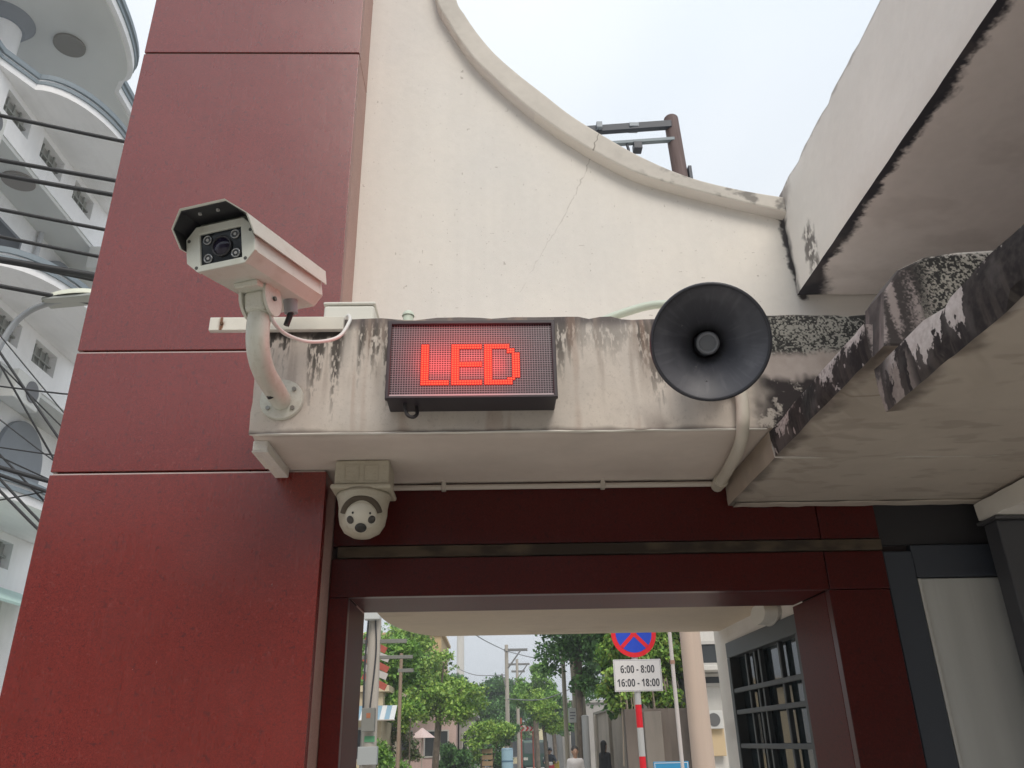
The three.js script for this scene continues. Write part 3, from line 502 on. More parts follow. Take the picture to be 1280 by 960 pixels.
// ------------------------------------------------------------------ rail, junction box and pipes on the beam
{
  const railTex = tex(512, 64, -0.66, -0.34, 2.49, 2.54, (x, y) => { const k = 1 + (fbm(x * 20, y * 20, 3, 201) - 0.5) * 0.2; let c = [0.68 * k, 0.66 * k, 0.59 * k]; const r = Math.exp(-(((x + 0.632) / 0.006) ** 2)) + Math.exp(-(((x + 0.565) / 0.008) ** 2)); return mix3(c, [0.18, 0.07, 0.025], clamp01(r * sstep(0.3, 0.7, fbm(x * 120, y * 60, 3, 203)) * 1.3)); }, { wrap: THREE.ClampToEdgeWrapping });
  const t = thing('steel_bracket_bar', 'flat white steel bar with rust spots sticking out past the beam end', 'bar');
  part(t, 'bar', planar(bx(-0.661, -0.346, 2.500, 2.535, -1.7, -1.6875 + 0.002, 0.002)), [cream, cream, mapped(railTex, 0.5)]);
  for (const x of [-0.632]) { const b = new THREE.CylinderGeometry(0.004, 0.004, 0.004, 8); b.rotateX(Math.PI / 2); b.translate(x, 2.518, -1.6845); part(t, 'bolt', b, std([0.12, 0.06, 0.03], 0.8)); }
  const white = std([0.68, 0.68, 0.62], 0.5);
  const j = thing('junction_box', 'small white junction box lying on top of the beam near the pillar', 'junction box', [-0.345, BY1, -1.785]);
  part(j, 'box', bx(-0.062, 0.062, 0.0, 0.054, -0.05, 0.05, 0.008), white); part(j, 'lid', bx(-0.064, 0.064, 0.0545, 0.063, -0.052, 0.052, 0.004), white);
  const s = thing('pipe_stub', 'short capped pale green pipe standing on the beam behind the display', 'pipe', [-0.2045, BY1, -1.78]);
  const pale = std([0.55, 0.62, 0.53], 0.45);
  part(s, 'pipe', rod([0, -0.004, 0], [0, 0.046, 0], 0.013), pale); { const g = new THREE.SphereGeometry(0.0155, 20, 12, 0, 7, 0, 1.6); g.translate(0, 0.046, 0); part(s, 'cap', g, pale); }
  const a = thing('flexible_conduit', 'pale green flexible conduit arching over the beam top behind the horn', 'conduit');
  part(a, 'conduit', tube([[0.20, 2.55, -1.82], [0.26, 2.572, -1.81], [0.346, 2.603, -1.80], [0.43, 2.620, -1.79], [0.52, 2.60, -1.77], [0.57, 2.53, -1.70], [0.573, 2.42, -1.672]], 0.011, 50), pale);
  const w = thing('white_conduit', 'white pipe dropping from the horn and bending under the beam', 'conduit');
  part(w, 'pipe', tube([[0.574, 2.44, -1.676], [0.574, 2.36, -1.676], [0.573, 2.29, -1.676], [0.570, 2.25, -1.682], [0.575, 2.228, -1.72], [0.587, 2.224, -1.80], [0.598, 2.224, -1.90], [0.606, 2.224, -1.99], [0.609, 2.224, -2.05]], 0.0145, 70, 14, false, 0.4), std([0.66, 0.62, 0.54], 0.5));
  part(w, 'ceiling_socket', rod([0.6085, 2.224, -2.03], [0.610, 2.224, -2.083], 0.019, 0.017), std([0.58, 0.54, 0.46], 0.5));
  const c = thing('soffit_pipe', 'thin white conduit running along the back edge of the beam underside', 'pipe');
  part(c, 'pipe', rod([-0.27, 2.229, -2.079], [0.64, 2.229, -2.079], 0.0075), std([0.55, 0.50, 0.45], 0.5));
  for (const x of [-0.127, 0.3]) part(c, 'clip', bx(x - 0.006, x + 0.006, 2.219, 2.243, -2.089, -2.069, 0.002), std([0.5, 0.46, 0.41], 0.5));
  const k = thing('trunking_piece', 'short cream cable duct under the left end of the beam', 'cable duct');
  part(k, 'duct', bx(-0.541, -0.507, 2.218, 2.2415, -1.945, -1.735, 0.003), cream); part(k, 'cover', bx(-0.5425, -0.5055, 2.2145, 2.2185, -1.86, -1.737, 0.001), cream);
}

// ------------------------------------------------------------------ horn loudspeaker
{
  const t = thing('horn_speaker', 'round dark grey horn loudspeaker in front of the beam', 'loudspeaker', [0.449, 2.339, -1.45]);
  t.scale.setScalar(0.94); const axis = new THREE.Vector3(-0.31, -0.66, 1.45).normalize(), Q = new THREE.Quaternion().setFromUnitVectors(new THREE.Vector3(0, 0, 1), axis);
  const P = (n, g, m, par = t) => part(par, n, g.applyQuaternion(Q), m);
  const dark = std([0.115, 0.12, 0.145], 0.5, { map: dustTex }), lathe = (pts, seg = 64) => { const g = new THREE.LatheGeometry(pts.map((p) => new THREE.Vector2(...p)), seg); g.rotateX(Math.PI / 2); return g; }; // lathe y -> z
  const prof = []; for (let i = 0; i <= 20; i++) { const u = i / 20; prof.push([0.030 + 0.0905 * Math.pow(u, 1.9) , -0.135 + 0.130 * u]); }
  const innerP = prof.map(([r, z]) => [r, z]), outerP = prof.slice().reverse().map(([r, z]) => [r + 0.0035, z - 0.002]);
  P('bell', lathe([...innerP, [0.1222, -0.0015], [0.1262, -0.0005], [0.1278, -0.004], [0.1265, -0.0095], ...outerP.slice(1), [0.0, -0.137]]), dark);
  P('rim', lathe([[0.1215, 0.0], [0.1225, 0.0025], [0.1265, 0.0032], [0.1295, 0.0], [0.1292, -0.007], [0.1265, -0.0098]]), std([0.03, 0.032, 0.042], 0.38));
  P('throat_cone', lathe([[0.0, -0.07], [0.020, -0.07], [0.026, -0.08], [0.0285, -0.10], [0.0295, -0.135]], 40), std([0.05, 0.054, 0.066], 0.45));
  P('throat_ring', lathe([[0.0175, -0.0695], [0.019, -0.066], [0.0235, -0.066], [0.0262, -0.071], [0.0265, -0.079]], 40), std([0.20, 0.21, 0.235], 0.35));
  P('throat_cap', lathe([[0.0, -0.0672], [0.012, -0.0676], [0.0178, -0.0692]], 40), std([0.15, 0.16, 0.18], 0.4));
  P('driver', lathe([[0.0, -0.24], [0.040, -0.24], [0.046, -0.232], [0.046, -0.16], [0.040, -0.138], [0.032, -0.136]], 40), dark);
  part(t, 'bracket', merge([bx(-0.05 + 0.085, 0.05 + 0.085, -0.01, 0.07, -0.252, -0.246, 0.001), bx(0.065, 0.105, 0.02, 0.036, -0.25, -0.16, 0.002)]), std([0.2, 0.2, 0.2], 0.4, { metalness: 0.5 }));
  const r = rng(5); for (let i = 0; i < 3; i++) { const a = [2.5, 4.2, 4.6][i], rr = [0.070, 0.060, 0.085][i], u = Math.pow((rr - 0.03) / 0.0905, 1 / 1.9), g = new THREE.SphereGeometry(0.0022, 8, 6); g.translate(Math.cos(a) * rr, Math.sin(a) * rr, -0.135 + 0.13 * u + 0.0006); P('rivet', g, std([0.16, 0.16, 0.17], 0.4)); }
}

// ------------------------------------------------------------------ dome camera under the beam
{
  const t = thing('dome_camera', 'cream ball security camera hanging under the beam beside the pillar', 'security camera', [-0.314, BY0, -1.93]); t.scale.setScalar(0.94);
  const ivory = std([0.52, 0.48, 0.39], 0.45, { map: grimeTex }), iv2 = std([0.48, 0.44, 0.36], 0.5);
  const box = part(t, 'mount_box', bx(-0.070, 0.070, -0.066, -0.0005, -0.06, 0.055, 0.006), ivory);
  for (const x of [-0.026, 0.024]) part(box, 'knockout', merge([bx(x - 0.019, x + 0.019, -0.016, -0.0145, 0.0545, 0.0565, 0), bx(x - 0.019, x - 0.0175, -0.058, -0.0145, 0.0545, 0.0565, 0), bx(x + 0.0175, x + 0.019, -0.058, -0.0145, 0.0545, 0.0565, 0), bx(x - 0.0175, x + 0.0175, -0.058, -0.0565, 0.0545, 0.0565, 0)]), iv2);
  const lathe = (pts) => new THREE.LatheGeometry(pts.map((p) => new THREE.Vector2(...p)), 48);
  part(t, 'flange', bx(-0.078, 0.078, -0.080, -0.0665, -0.066, 0.064, 0.006), ivory);
  part(t, 'collar', lathe([[0.0, -0.076], [0.069, -0.078], [0.070, -0.088], [0.066, -0.10], [0.063, -0.118], [0.0625, -0.135], [0.058, -0.16], [0.046, -0.180], [0.025, -0.192], [0.0, -0.195]]), ivory);
  const O = new THREE.Vector3(0, -0.137, 0.014), D = new THREE.Vector3(0.10, -0.50, 1).normalize(), Q = new THREE.Quaternion().setFromUnitVectors(new THREE.Vector3(0, 0, 1), D);
  const P = (n, g, m, par = t) => part(par, n, g.applyQuaternion(Q).translate(...O.toArray()), m);
  const ball = P('eyeball', new THREE.SphereGeometry(0.0535, 40, 28), ivory);
  const cap = new THREE.SphereGeometry(0.0542, 40, 10, 0, 7, 0, 0.80); cap.rotateX(Math.PI / 2); P('face', cap, std([0.56, 0.53, 0.45], 0.4));
  const lens = (x, y, r, n, m) => { const z = Math.sqrt(0.0545 ** 2 - x * x - y * y), g = new THREE.SphereGeometry(r, 24, 10, 0, 7, 0, 1.4); g.scale(1, 0.3, 1); g.rotateX(Math.PI / 2); g.applyQuaternion(new THREE.Quaternion().setFromUnitVectors(new THREE.Vector3(0, 0, 1), new THREE.Vector3(x, y, z).normalize())); g.translate(x, y, z - 0.0005); P(n, g, m); };
  const glass = std([0.03, 0.03, 0.028], 0.12);
  lens(0.0, -0.022, 0.0150, 'lens', glass); lens(-0.026, -0.002, 0.0105, 'infrared_lamp', std([0.045, 0.04, 0.035], 0.2)); lens(0.027, -0.002, 0.0105, 'infrared_lamp', std([0.045, 0.04, 0.035], 0.2)); lens(-0.020, 0.016, 0.0032, 'sensor', glass); lens(0.023, 0.014, 0.0032, 'sensor', glass);
  // hooded recess above the face
  const g = new THREE.TorusGeometry(0.0450, 0.0085, 10, 40, Math.PI * 0.9); g.rotateZ(0.16); g.translate(0, 0.004, 0.027); P('hood_recess', g, std([0.09, 0.07, 0.05], 0.8));
}

// ------------------------------------------------------------------ rusty post above the wall
{
  const rust = mapped(tex(256, 512, 0, 0.5, 0, 1, (x, y) => { const n = fbm(x * 40, y * 12, 4, 211); return mix3([0.11, 0.075, 0.07], [0.20, 0.15, 0.145], n); }), 0.75), steel = std([0.05, 0.06, 0.08], 0.5);
  const t = thing('rusty_post', 'rusty steel post with two blue grey bars behind the curved wall top', 'post');
  part(t, 'post', rod([0.815, 2.6, -2.62], [0.772, 3.985, -2.62], 0.030, 0.030, 20), rust); { const g = new THREE.SphereGeometry(0.0305, 20, 10); g.scale(1, 0.6, 1); g.translate(0.772, 3.985, -2.62); part(t, 'cap', g, rust); }
  const b1 = [0.765, 3.945, -2.60], e1 = [-0.1, 3.945, -2.74];
  part(t, 'bar', planar(bx(-0.9, 0, -0.017, 0.017, -0.012, 0.012, 0.002), false).rotateY(-0.10).translate(...[0.765, 3.94, -2.60]), steel);
  part(t, 'bar', planar(bx(-0.9, 0, -0.008, 0.008, -0.01, 0.01, 0.002), false).rotateY(-0.10).translate(0.77, 3.862, -2.60), std([0.22, 0.27, 0.30], 0.5));
  for (const [x, w, h] of [[0.30, 0.012, 0.03], [0.155, 0.02, 0.02]]) part(t, 'bracket', bx(0.765 - x - w, 0.765 - x + w, 3.945 - h / 2, 3.945 + h / 2, -2.645, -2.60, 0.002), std([0.3, 0.34, 0.38], 0.5));
  part(t, 'hook', tube([[0.575, 3.855, -2.62], [0.58, 3.82, -2.62], [0.572, 3.79, -2.62], [0.565, 3.765, -2.62], [0.555, 3.76, -2.62]], 0.006, 20, 8), steel);
  part(t, 'bracket', bx(0.60, 0.635, 3.82, 3.855, -2.64, -2.60, 0.002), steel);
  part(t, 'clamp', bx(0.812, 0.826, 3.62, 3.73, -2.66, -2.60, 0.002), steel);
  part(t, 'wire', tube([[0.82, 3.67, -2.63], [0.85, 3.665, -2.64], [0.875, 3.63, -2.64], [0.872, 3.58, -2.63], [0.84, 3.56, -2.62]], 0.004, 24, 8), std([0.35, 0.36, 0.38], 0.5));
}

// ------------------------------------------------------------------ white apartment building, left
{
  const bwTex = tex(512, 512, 0, 3, 0, 3, (x, y) => { const k = 1 + (fbm(x * 2, y * 2, 4, 221, 6) - 0.5) * 0.14 + (fbm(x * 14, y * 2, 3, 223) - 0.5) * 0.08; return [0.88 * k, 0.88 * k, 0.89 * k]; });
  const bw = mapped(bwTex, 0.85), trim = std([0.24, 0.285, 0.32], 0.7), gsof = mapped(tex(256, 256, 0, 3, 0, 3, (x, y) => { const k = 1 + (fbm(x, y, 4, 225, 3) - 0.5) * 0.2; return [0.66 * k, 0.67 * k, 0.65 * k]; }), 0.9), dk = std([0.03, 0.035, 0.045], 0.3), gril = std([0.30, 0.31, 0.29], 0.6), pane = std([0.33, 0.34, 0.36], 0.35), frame = std([0.26, 0.28, 0.31], 0.7);
  const t = thing('apartment_building', 'tall white apartment block with bulging balconies and blue grey trim', 'building');
  const arc = (cz, r, bulge, x0, z0, z1) => { const o = []; for (let i = 0; i <= 24; i++) { const a = Math.PI * i / 24; o.push([x0 + bulge * Math.sin(a), cz + r * Math.cos(a)]); } return o; };
  const outline = (e) => [[-8.25 + e, -4], [-8.25 + e, -10.35], [-7.95 + e, -10.95], ...arc(-12.6, 1.65 + e * 0.4, 0.95, -7.95 + e, 0, 0), [-8.25 + e, -14.8], [-8.25 + e, -17]];
  const back = [[-12, -17], [-12, -4]];
  part(t, 'wall', planar(bx(-13, -9.1, 0, 12.3, -17, -4, 0), false), bw);
  part(t, 'wall', planar(bx(-13, -10.6, 12.4, 19.5, -17, -4, 0), false), bw);
  for (const T of [1.8, 5.4, 9.0, 12.6]) {
    part(t, 'balcony_slab', planar(slab([...outline(0), ...back], T - 0.34, T - 0.02), false), bw);
    part(t, 'trim', slab([...outline(0.05), [-8.6, -17], [-8.6, -4]], T - 0.10, T), trim);
    part(t, 'trim', slab([...outline(0.03), [-8.6, -17], [-8.6, -4]], T - 0.21, T - 0.145), trim);
    // straight wall strip with grilled openings
    const holes = [], gr = [];
    for (const z of [-11.15, -12.35, -13.6, -15]) holes.push([[z - 0.42, T - 0.92], [z + 0.36, T - 0.92], [z + 0.36, T - 0.48], [z - 0.42, T - 0.48]]);
    const g = extr([[-17, T - 1.32], [-4, T - 1.32], [-4, T - 0.345], [-17, T - 0.345]], 0.16, 0, 0, holes.map((h) => h.slice().reverse())); g.rotateY(-Math.PI / 2); // x->z
    g.translate(-8.28, 0, 0); part(t, 'balcony_wall', planar(g, false), bw);
    for (const h of holes) {
      const [a, b] = h, l = []; for (let k = 1; k < 4; k++) l.push(bx(-8.40, -8.37, T - 0.92, T - 0.48, a[0] + k * 0.195 - 0.015, a[0] + k * 0.195 + 0.015, 0)); l.push(bx(-8.41, -8.36, T - 0.715, T - 0.685, a[0], b[0], 0)); const wg = part(t, 'window_grille', merge(l), gril); part(wg, 'pane', bx(-8.45, -8.43, T - 0.92, T - 0.48, a[0], b[0], 0), std([0.36, 0.36, 0.34], 0.6));  // pale sheet added behind the open grilles so they look lighter inside
    }
    part(t, 'ceiling', bx(-9.1, -8.30, T - 1.40, T - 1.325, -17, -4, 0), gsof);
    { const d = new THREE.CylinderGeometry(0.28, 0.28, 0.04, 28); d.translate(-8.6, T - 1.415, -12.1); part(t, 'ceiling_lamp', d, std([0.28, 0.26, 0.24], 0.6)); }
    // arched door and dark window in the recessed wall
    const arch = (w, h0, h1) => { const o = [[-w, h0], [w, h0], [w, h1]]; for (let i = 1; i <= 16; i++) { const a = Math.PI * i / 16; o.push([w * Math.cos(a), h1 + w * Math.sin(a)]); } return o; };
    for (const [z, w] of [[-14.85, 0.62], [-11.0, 0.5]]) {
      const f = extr(arch(w + 0.13, T - 3.4, T - 2.25), 0.08, 0, 0.01, [arch(w, T - 3.5 + 0.11, T - 2.25).reverse()]); f.rotateY(Math.PI / 2); f.translate(-9.10, 0, z); const fr = part(t, 'arched_frame', f, frame);
      const p = extr(arch(w, T - 3.39, T - 2.25), 0.03, 0, 0); p.rotateY(Math.PI / 2); p.translate(-9.095, 0, z); part(fr, 'arched_pane', p, pane);
    }
    const dw = part(t, 'window', bx(-9.105, -9.05, T - 3.2, T - 1.9, -13.3, -12.0, 0.01), std([0.2, 0.21, 0.23], 0.6)); part(dw, 'pane', bx(-9.05, -9.035, T - 3.12, T - 1.98, -13.22, -12.08, 0), dk);
  }
  for (const [z, y] of [[-12.9, 7.35], [-14.6, 10.95], [-10.2, 11.0], [-13.2, 3.75]]) { const ac = part(t, 'air_conditioner', bx(-8.275, -7.98, y - 0.28, y + 0.24, z - 0.38, z + 0.38, 0.02), std([0.66, 0.66, 0.63], 0.5)); const g = new THREE.CylinderGeometry(0.19, 0.19, 0.02, 24); g.rotateZ(Math.PI / 2); g.translate(-7.975, y, z - 0.1); part(ac, 'fan_grille', g, std([0.16, 0.16, 0.17], 0.6)); }
  part(t, 'downpipe', rod([-9.02, 0, -13.75], [-9.02, 12.3, -13.75], 0.05, 0.05, 10), std([0.55, 0.56, 0.58], 0.5));
  const T = 15.35, o2 = (e) => [[-8.2 + e, -4], [-8.2 + e, -8.6], ...(() => { const o = []; for (let i = 0; i <= 24; i++) { const a = Math.PI * i / 24; o.push([-7.9 + e + 0.62 * Math.sin(a), -11.1 + (2.35 + e * 0.4) * Math.cos(a)]); } return o; })(), [-8.15 + e, -13.75], [-8.15 + e, -17]];
  part(t, 'roof_slab', slab([...o2(0), ...back], T - 0.42, T - 0.02), bw); part(t, 'roof_ceiling', slab([...o2(-0.10), ...back], T - 0.46, T - 0.421), gsof);
  part(t, 'trim', slab([...o2(0.06), [-9, -17], [-9, -4]], T - 0.12, T), trim); part(t, 'trim', slab([...o2(0.03), [-9, -17], [-9, -4]], T - 0.25, T - 0.17), trim);
  { const d = new THREE.CylinderGeometry(0.30, 0.30, 0.05, 32); d.translate(-8.57, T - 0.485, -12.4); const l = part(t, 'ceiling_lamp', d, std([0.22, 0.21, 0.19], 0.6)); }
  part(t, 'column', rod([-9.5, 12.3, -11.8], [-9.5, T - 0.70, -11.8], 0.32, 0.30, 28), bw); part(t, 'capital', rod([-9.5, T - 0.70, -11.8], [-9.5, T - 0.462, -11.8], 0.36, 0.50, 28), frame);
  part(t, 'awning', (() => { const g = extr([[0, 0], [1.0, -0.45], [1.0, -0.49], [0, -0.04]], 3.6, 0); g.translate(-8.2, 4.15, -14.4); return g; })(), std([0.42, 0.58, 0.54], 0.6), 'pale green sheet awning low on the block');
  const lw = part(t, 'window', bx(-8.13, -8.08, 2.75, 3.55, -13.1, -12.2, 0.01), std([0.5, 0.5, 0.46], 0.6)); part(lw, 'pane', merge([bx(-8.08, -8.07, 2.82, 3.48, -12.62, -12.27, 0), bx(-8.08, -8.07, 2.82, 3.48, -13.04, -12.68, 0)]), std([0.25, 0.24, 0.21], 0.4));
  part(t, 'shop_wall', planar(bx(-8.5, -8.13, 0, 4.0, -17, -4, 0), false), bw);
}
// overhead cables
{
  const mat = std([0.02, 0.021, 0.024], 0.6);
  const C = [ // left end (x, y, z), right end, radius, label
    [[-3.84, 6.20, -5], [-3.04, 6.20, -5.29], 0.013, 'topmost black cable crossing in front of the white block'],
    [[-3.74, 5.76, -5], [-2.99, 5.75, -5.23], 0.014, 'second black cable from the top, across the high balcony'],
    [[-3.71, 5.62, -5], [-2.98, 5.61, -5.23], 0.015, 'black cable close below the second one from the top'],
    [[-3.63, 5.30, -5], [-2.99, 5.29, -5.24], 0.012, 'black cable crossing the grey balcony underside'],
    [[-3.58, 5.06, -5], [-3.01, 5.06, -5.26], 0.012, 'black cable passing above the round arch'],
    [[-3.53, 4.86, -5], [-2.97, 4.86, -5.22], 0.022, 'thick twisted black cable bundle just above the street lamp'],
    [[-3.56, 4.91, -5.1], [-3.00, 4.87, -5.30], 0.012, 'slimmer black cable lying against the thick bundle above the lamp'],
    [[-3.48, 4.64, -5], [-2.98, 4.64, -5.23], 0.014, 'black cable crossing the street lamp head'],
    [[-3.35, 4.11, -5], [-2.87, 3.52, -5.05], 0.010, 'steep black cable sloping down past the low arch'],
    [[-3.33, 4.02, -5], [-2.90, 3.62, -5.1], 0.006, 'thin black cable crossing the wall under the lamp'],
    [[-3.31, 3.86, -5], [-2.88, 3.80, -5.0], 0.005, 'thin level black cable below the street lamp'],
    [[-3.24, 3.62, -5], [-2.86, 3.35, -5.0], 0.005, 'thin black cable across the low arched pane'],
    [[-3.17, 3.29, -5], [-2.84, 3.20, -5.05], 0.012, 'black cable at the top of the lowest tangle'],
    [[-3.16, 3.24, -5], [-2.84, 3.13, -5.05], 0.014, 'second black cable of the lowest tangle'],
    [[-3.13, 3.20, -5], [-2.83, 2.93, -5.0], 0.010, 'black cable dipping through the lowest tangle'],
    [[-3.12, 3.13, -5], [-2.83, 2.88, -5.0], 0.011, 'lowest black cable beside the pillar'],
    [[-3.18, 3.36, -5], [-2.84, 3.22, -5.2], 0.006, 'thin black cable just above the lowest tangle'],
    [[-3.15, 3.06, -5], [-2.84, 3.16, -5.1], 0.006, 'thin black cable rising through the lowest tangle'],
    [[-3.12, 3.30, -5.1], [-2.83, 3.04, -5.1], 0.008, 'black cable falling steeply through the lowest tangle'],
    [[-3.30, 3.98, -5], [-2.86, 3.30, -5.2], 0.008, 'steep black cable beside the low arch'],
    [[-3.34, 4.18, -5.1], [-2.9, 3.70, -5.2], 0.005, 'thin sloping black cable under the street lamp arm'],
    [[-3.20, 3.45, -5.1], [-2.85, 3.42, -5.2], 0.004, 'very thin level cable across the low arch'],
  ];
  for (const [a, b, r, label] of C) {
    const A = new THREE.Vector3(...a), B = new THREE.Vector3(...b), d = B.clone().sub(A), flat = Math.abs(d.y) < 0.1, far = flat ? 3.2 : 1.2;
    const pts = []; for (const k of [-14, -6, -1.2, 0, 1, 1.6, far]) { const p = A.clone().addScaledVector(d, k); if (k > 1) p.y += (k - 1) * 0.02; pts.push(p.toArray()); }
    const m = part(scene, numbered('overhead_cable'), tube(pts, flat ? r * 1.2 : r * 0.85, 40, 8), mat); tag(m, label, 'cable', 'overhead cables left of the pillar');
  }
}
{ // street lamp
  const t = thing('street_lamp', 'pale street lamp head on a curved grey arm left of the pillar', 'street lamp');
  const g1 = std([0.36, 0.38, 0.40], 0.45, { metalness: 0.3 });
  part(t, 'arm', tube([[-3.62, 3.2, -5.2], [-3.56, 3.9, -5.2], [-3.47, 4.36, -5.2], [-3.36, 4.54, -5.2], [-3.20, 4.62, -5.2], [-3.14, 4.63, -5.2]], 0.022, 40, 10), g1);
  part(t, 'pole', rod([-3.62, 0, -5.2], [-3.62, 3.22, -5.2], 0.05, 0.03), g1);
  const h = new THREE.SphereGeometry(1, 28, 14, 0, 7, 0, Math.PI / 2); h.scale(0.23, 0.075, 0.085); h.rotateZ(0.10); h.translate(-3.05, 4.645, -5.2); part(t, 'lamp_head', h, std([0.72, 0.74, 0.62], 0.4));
  const b = bx(-0.20, 0.20, -0.02, 0.005, -0.07, 0.07, 0.008); b.rotateZ(0.10); b.translate(-3.05, 4.64, -5.2); part(t, 'lens_cover', b, std([0.4, 0.42, 0.4], 0.3));
}

// ------------------------------------------------------------------ street beyond the gate
const leafMat = new THREE.MeshPhysicalMaterial({ vertexColors: true, side: THREE.DoubleSide, roughness: 0.6, transmission: 0.0 });
const bark = mapped(tex(256, 256, 0, 0.6, 0, 0.6, (x, y) => { const k = fbm(x * 40, y * 12, 4, 231); return mix3([0.07, 0.055, 0.04], [0.22, 0.18, 0.14], k); }), 0.9);
function leaves(blobs, n, size, tones, seed, droop = 0) {
  const r = rng(seed), pos = [], nor = [], col = [], v = new THREE.Vector3(), a = new THREE.Vector3(), b = new THREE.Vector3(), c = new THREE.Vector3();
  { const sub = []; for (const q of blobs) for (let i = 0; i < 13; i++) { const th = r() * 6.283, u = r() * 2 - 1, s = Math.sqrt(1 - u * u), k = 0.35 + 0.6 * r(), f = 0.22 + 0.28 * r(); sub.push([q[0] + q[3] * k * s * Math.cos(th), q[1] + q[4] * k * u, q[2] + q[5] * k * s * Math.sin(th), q[3] * f * 1.15, q[4] * f * 0.85, q[5] * f * 1.15]); } blobs = sub; }
  const vol = blobs.map((q) => q[3] * q[4] * q[5]), tot = vol.reduce((x, y) => x + y, 0);
  for (let i = 0; i < n; i++) {
    let k = r() * tot, j = 0; while (k > vol[j] && j < blobs.length - 1) { k -= vol[j]; j++; }
    const q = blobs[j], th = r() * 6.283, u = r() * 2 - 1, rad = Math.pow(r(), 0.42), s = Math.sqrt(1 - u * u);
    v.set(q[0] + q[3] * rad * s * Math.cos(th), q[1] + q[4] * rad * u, q[2] + q[5] * rad * s * Math.sin(th));
    const clump = vn(v.x * 3.1 + v.z * 2.3, v.y * 3.3 + v.z, seed); if (clump < 0.34 && r() < 0.8) continue;
    a.set(r() - 0.5, (r() - 0.5) * (1 - droop) - droop * 1.2, r() - 0.5).normalize(); b.set(r() - 0.5, r() - 0.3, r() - 0.5).cross(a).normalize(); c.copy(b).cross(a).normalize();
    const L = size * (0.6 + r() * 0.9), W = L * (droop > 0.3 ? 0.14 : 0.30), o = v;
    const P = [o.clone(), o.clone().addScaledVector(a, L * 0.5).addScaledVector(b, W).addScaledVector(c, W * 0.4), o.clone().addScaledVector(a, L), o.clone().addScaledVector(a, L * 0.5).addScaledVector(b, -W).addScaledVector(c, W * 0.4)];
    const t = tones[Math.floor(r() * tones.length)], kk = (0.65 + 0.5 * clump + (r() - 0.5) * 0.35);
    for (const id of [0, 1, 2, 0, 2, 3]) { pos.push(P[id].x, P[id].y, P[id].z); nor.push(c.x, c.y, c.z); col.push(t[0] * kk, t[1] * kk, t[2] * kk); }
  }
  const g = new THREE.BufferGeometry(); g.setAttribute('position', new THREE.Float32BufferAttribute(pos, 3)); g.setAttribute('color', new THREE.Float32BufferAttribute(col, 3)); g.setAttribute('normal', new THREE.Float32BufferAttribute(nor, 3)); return g;
}
const GREEN = [[0.18, 0.36, 0.06], [0.26, 0.46, 0.08], [0.12, 0.26, 0.05]], DEEP = [[0.09, 0.21, 0.055], [0.13, 0.28, 0.07], [0.06, 0.15, 0.045]], YEL = [[0.37, 0.54, 0.10], [0.28, 0.46, 0.08], [0.17, 0.33, 0.05]];
function tree(name, label, [x, z], trunkR, lean, blobs, n, size, tones, seed, droop = 0) {
  const t = thing(name, label, 'tree', [x, 0, z]), top = blobs[0];
  part(t, 'crown', leaves(blobs, Math.round(n * 2.4), size * 0.62, tones, seed, droop), leafMat);
  const fork = Math.max(1.2, top[1] - top[4] * 0.9), l = [tube([[0, 0, 0], [lean * 0.4, fork * 0.5, 0], [lean, fork, 0], [top[0], top[1], top[2]]], trunkR, 14, 8)];
  part(t, 'trunk', l[0], bark);
  const r = rng(seed + 1); for (let i = 0; i < 4; i++) { const q = blobs[i % blobs.length]; part(t, 'limb', rod([lean, fork, 0], [q[0] + (r() - 0.5) * q[3], q[1] + (r() - 0.2) * q[4], q[2] + (r() - 0.5) * q[5]], trunkR * 0.55, trunkR * 0.2, 7), bark); }
  return t;
}
tree('street_tree', 'leafy green tree with a dark leaning trunk left of the road', [-1.75, -26], 0.10, 0.12, [[0.0, 3.3, 0, 1.15, 0.85, 1.2], [-0.75, 3.0, 0.3, 0.8, 0.7, 0.9], [0.75, 2.9, 0, 0.75, 0.6, 0.8], [0.1, 3.95, 0, 0.7, 0.5, 0.7], [0.4, 2.5, 0.2, 0.7, 0.45, 0.6], [-0.2, 2.55, 0.4, 0.6, 0.4, 0.6]], 7500, 0.16, YEL, 11);
tree('street_tree', 'tall dense tree behind the left utility pole', [-4.6, -32], 0.13, 0.1, [[0.3, 4.6, 0, 1.5, 1.3, 1.4], [-0.6, 3.9, 0.3, 1.1, 1.0, 1], [1.0, 3.7, 0, 1.1, 0.9, 1], [0.8, 5.2, 0, 0.9, 0.8, 0.9]], 7000, 0.19, GREEN, 12);
tree('street_tree', 'dark tree massed at the far left end of the street', [-2.2, -52], 0.16, 0.1, [[0.6, 4.4, 0, 2.1, 1.3, 1.6], [2.4, 4.0, 0.3, 1.6, 1.2, 1.3], [-1.2, 3.8, 0, 1.5, 1.2, 1.3], [3.4, 3.2, 0, 1.1, 1, 1]], 6500, 0.28, DEEP, 13);
tree('street_tree', 'bluish dark tree behind the twin utility poles at the street end', [1.2, -66], 0.2, 0.1, [[0.4, 5.0, 0, 2.2, 1.5, 1.7], [-1.6, 4.4, 0.3, 1.8, 1.4, 1.3], [2.2, 4.6, 0, 1.7, 1.5, 1.3], [0.5, 3.0, 0, 2.2, 1.1, 1.4]], 6000, 0.34, DEEP, 14);
tree('street_tree', 'rounded green tree right of the twin utility poles', [2.0, -40], 0.12, -0.1, [[-0.1, 4.1, 0, 0.95, 0.75, 0.9], [-0.65, 3.7, 0, 0.6, 0.55, 0.6], [0.55, 3.75, 0, 0.7, 0.55, 0.6], [0.1, 3.2, 0, 0.75, 0.45, 0.6]], 5500, 0.2, GREEN, 15);
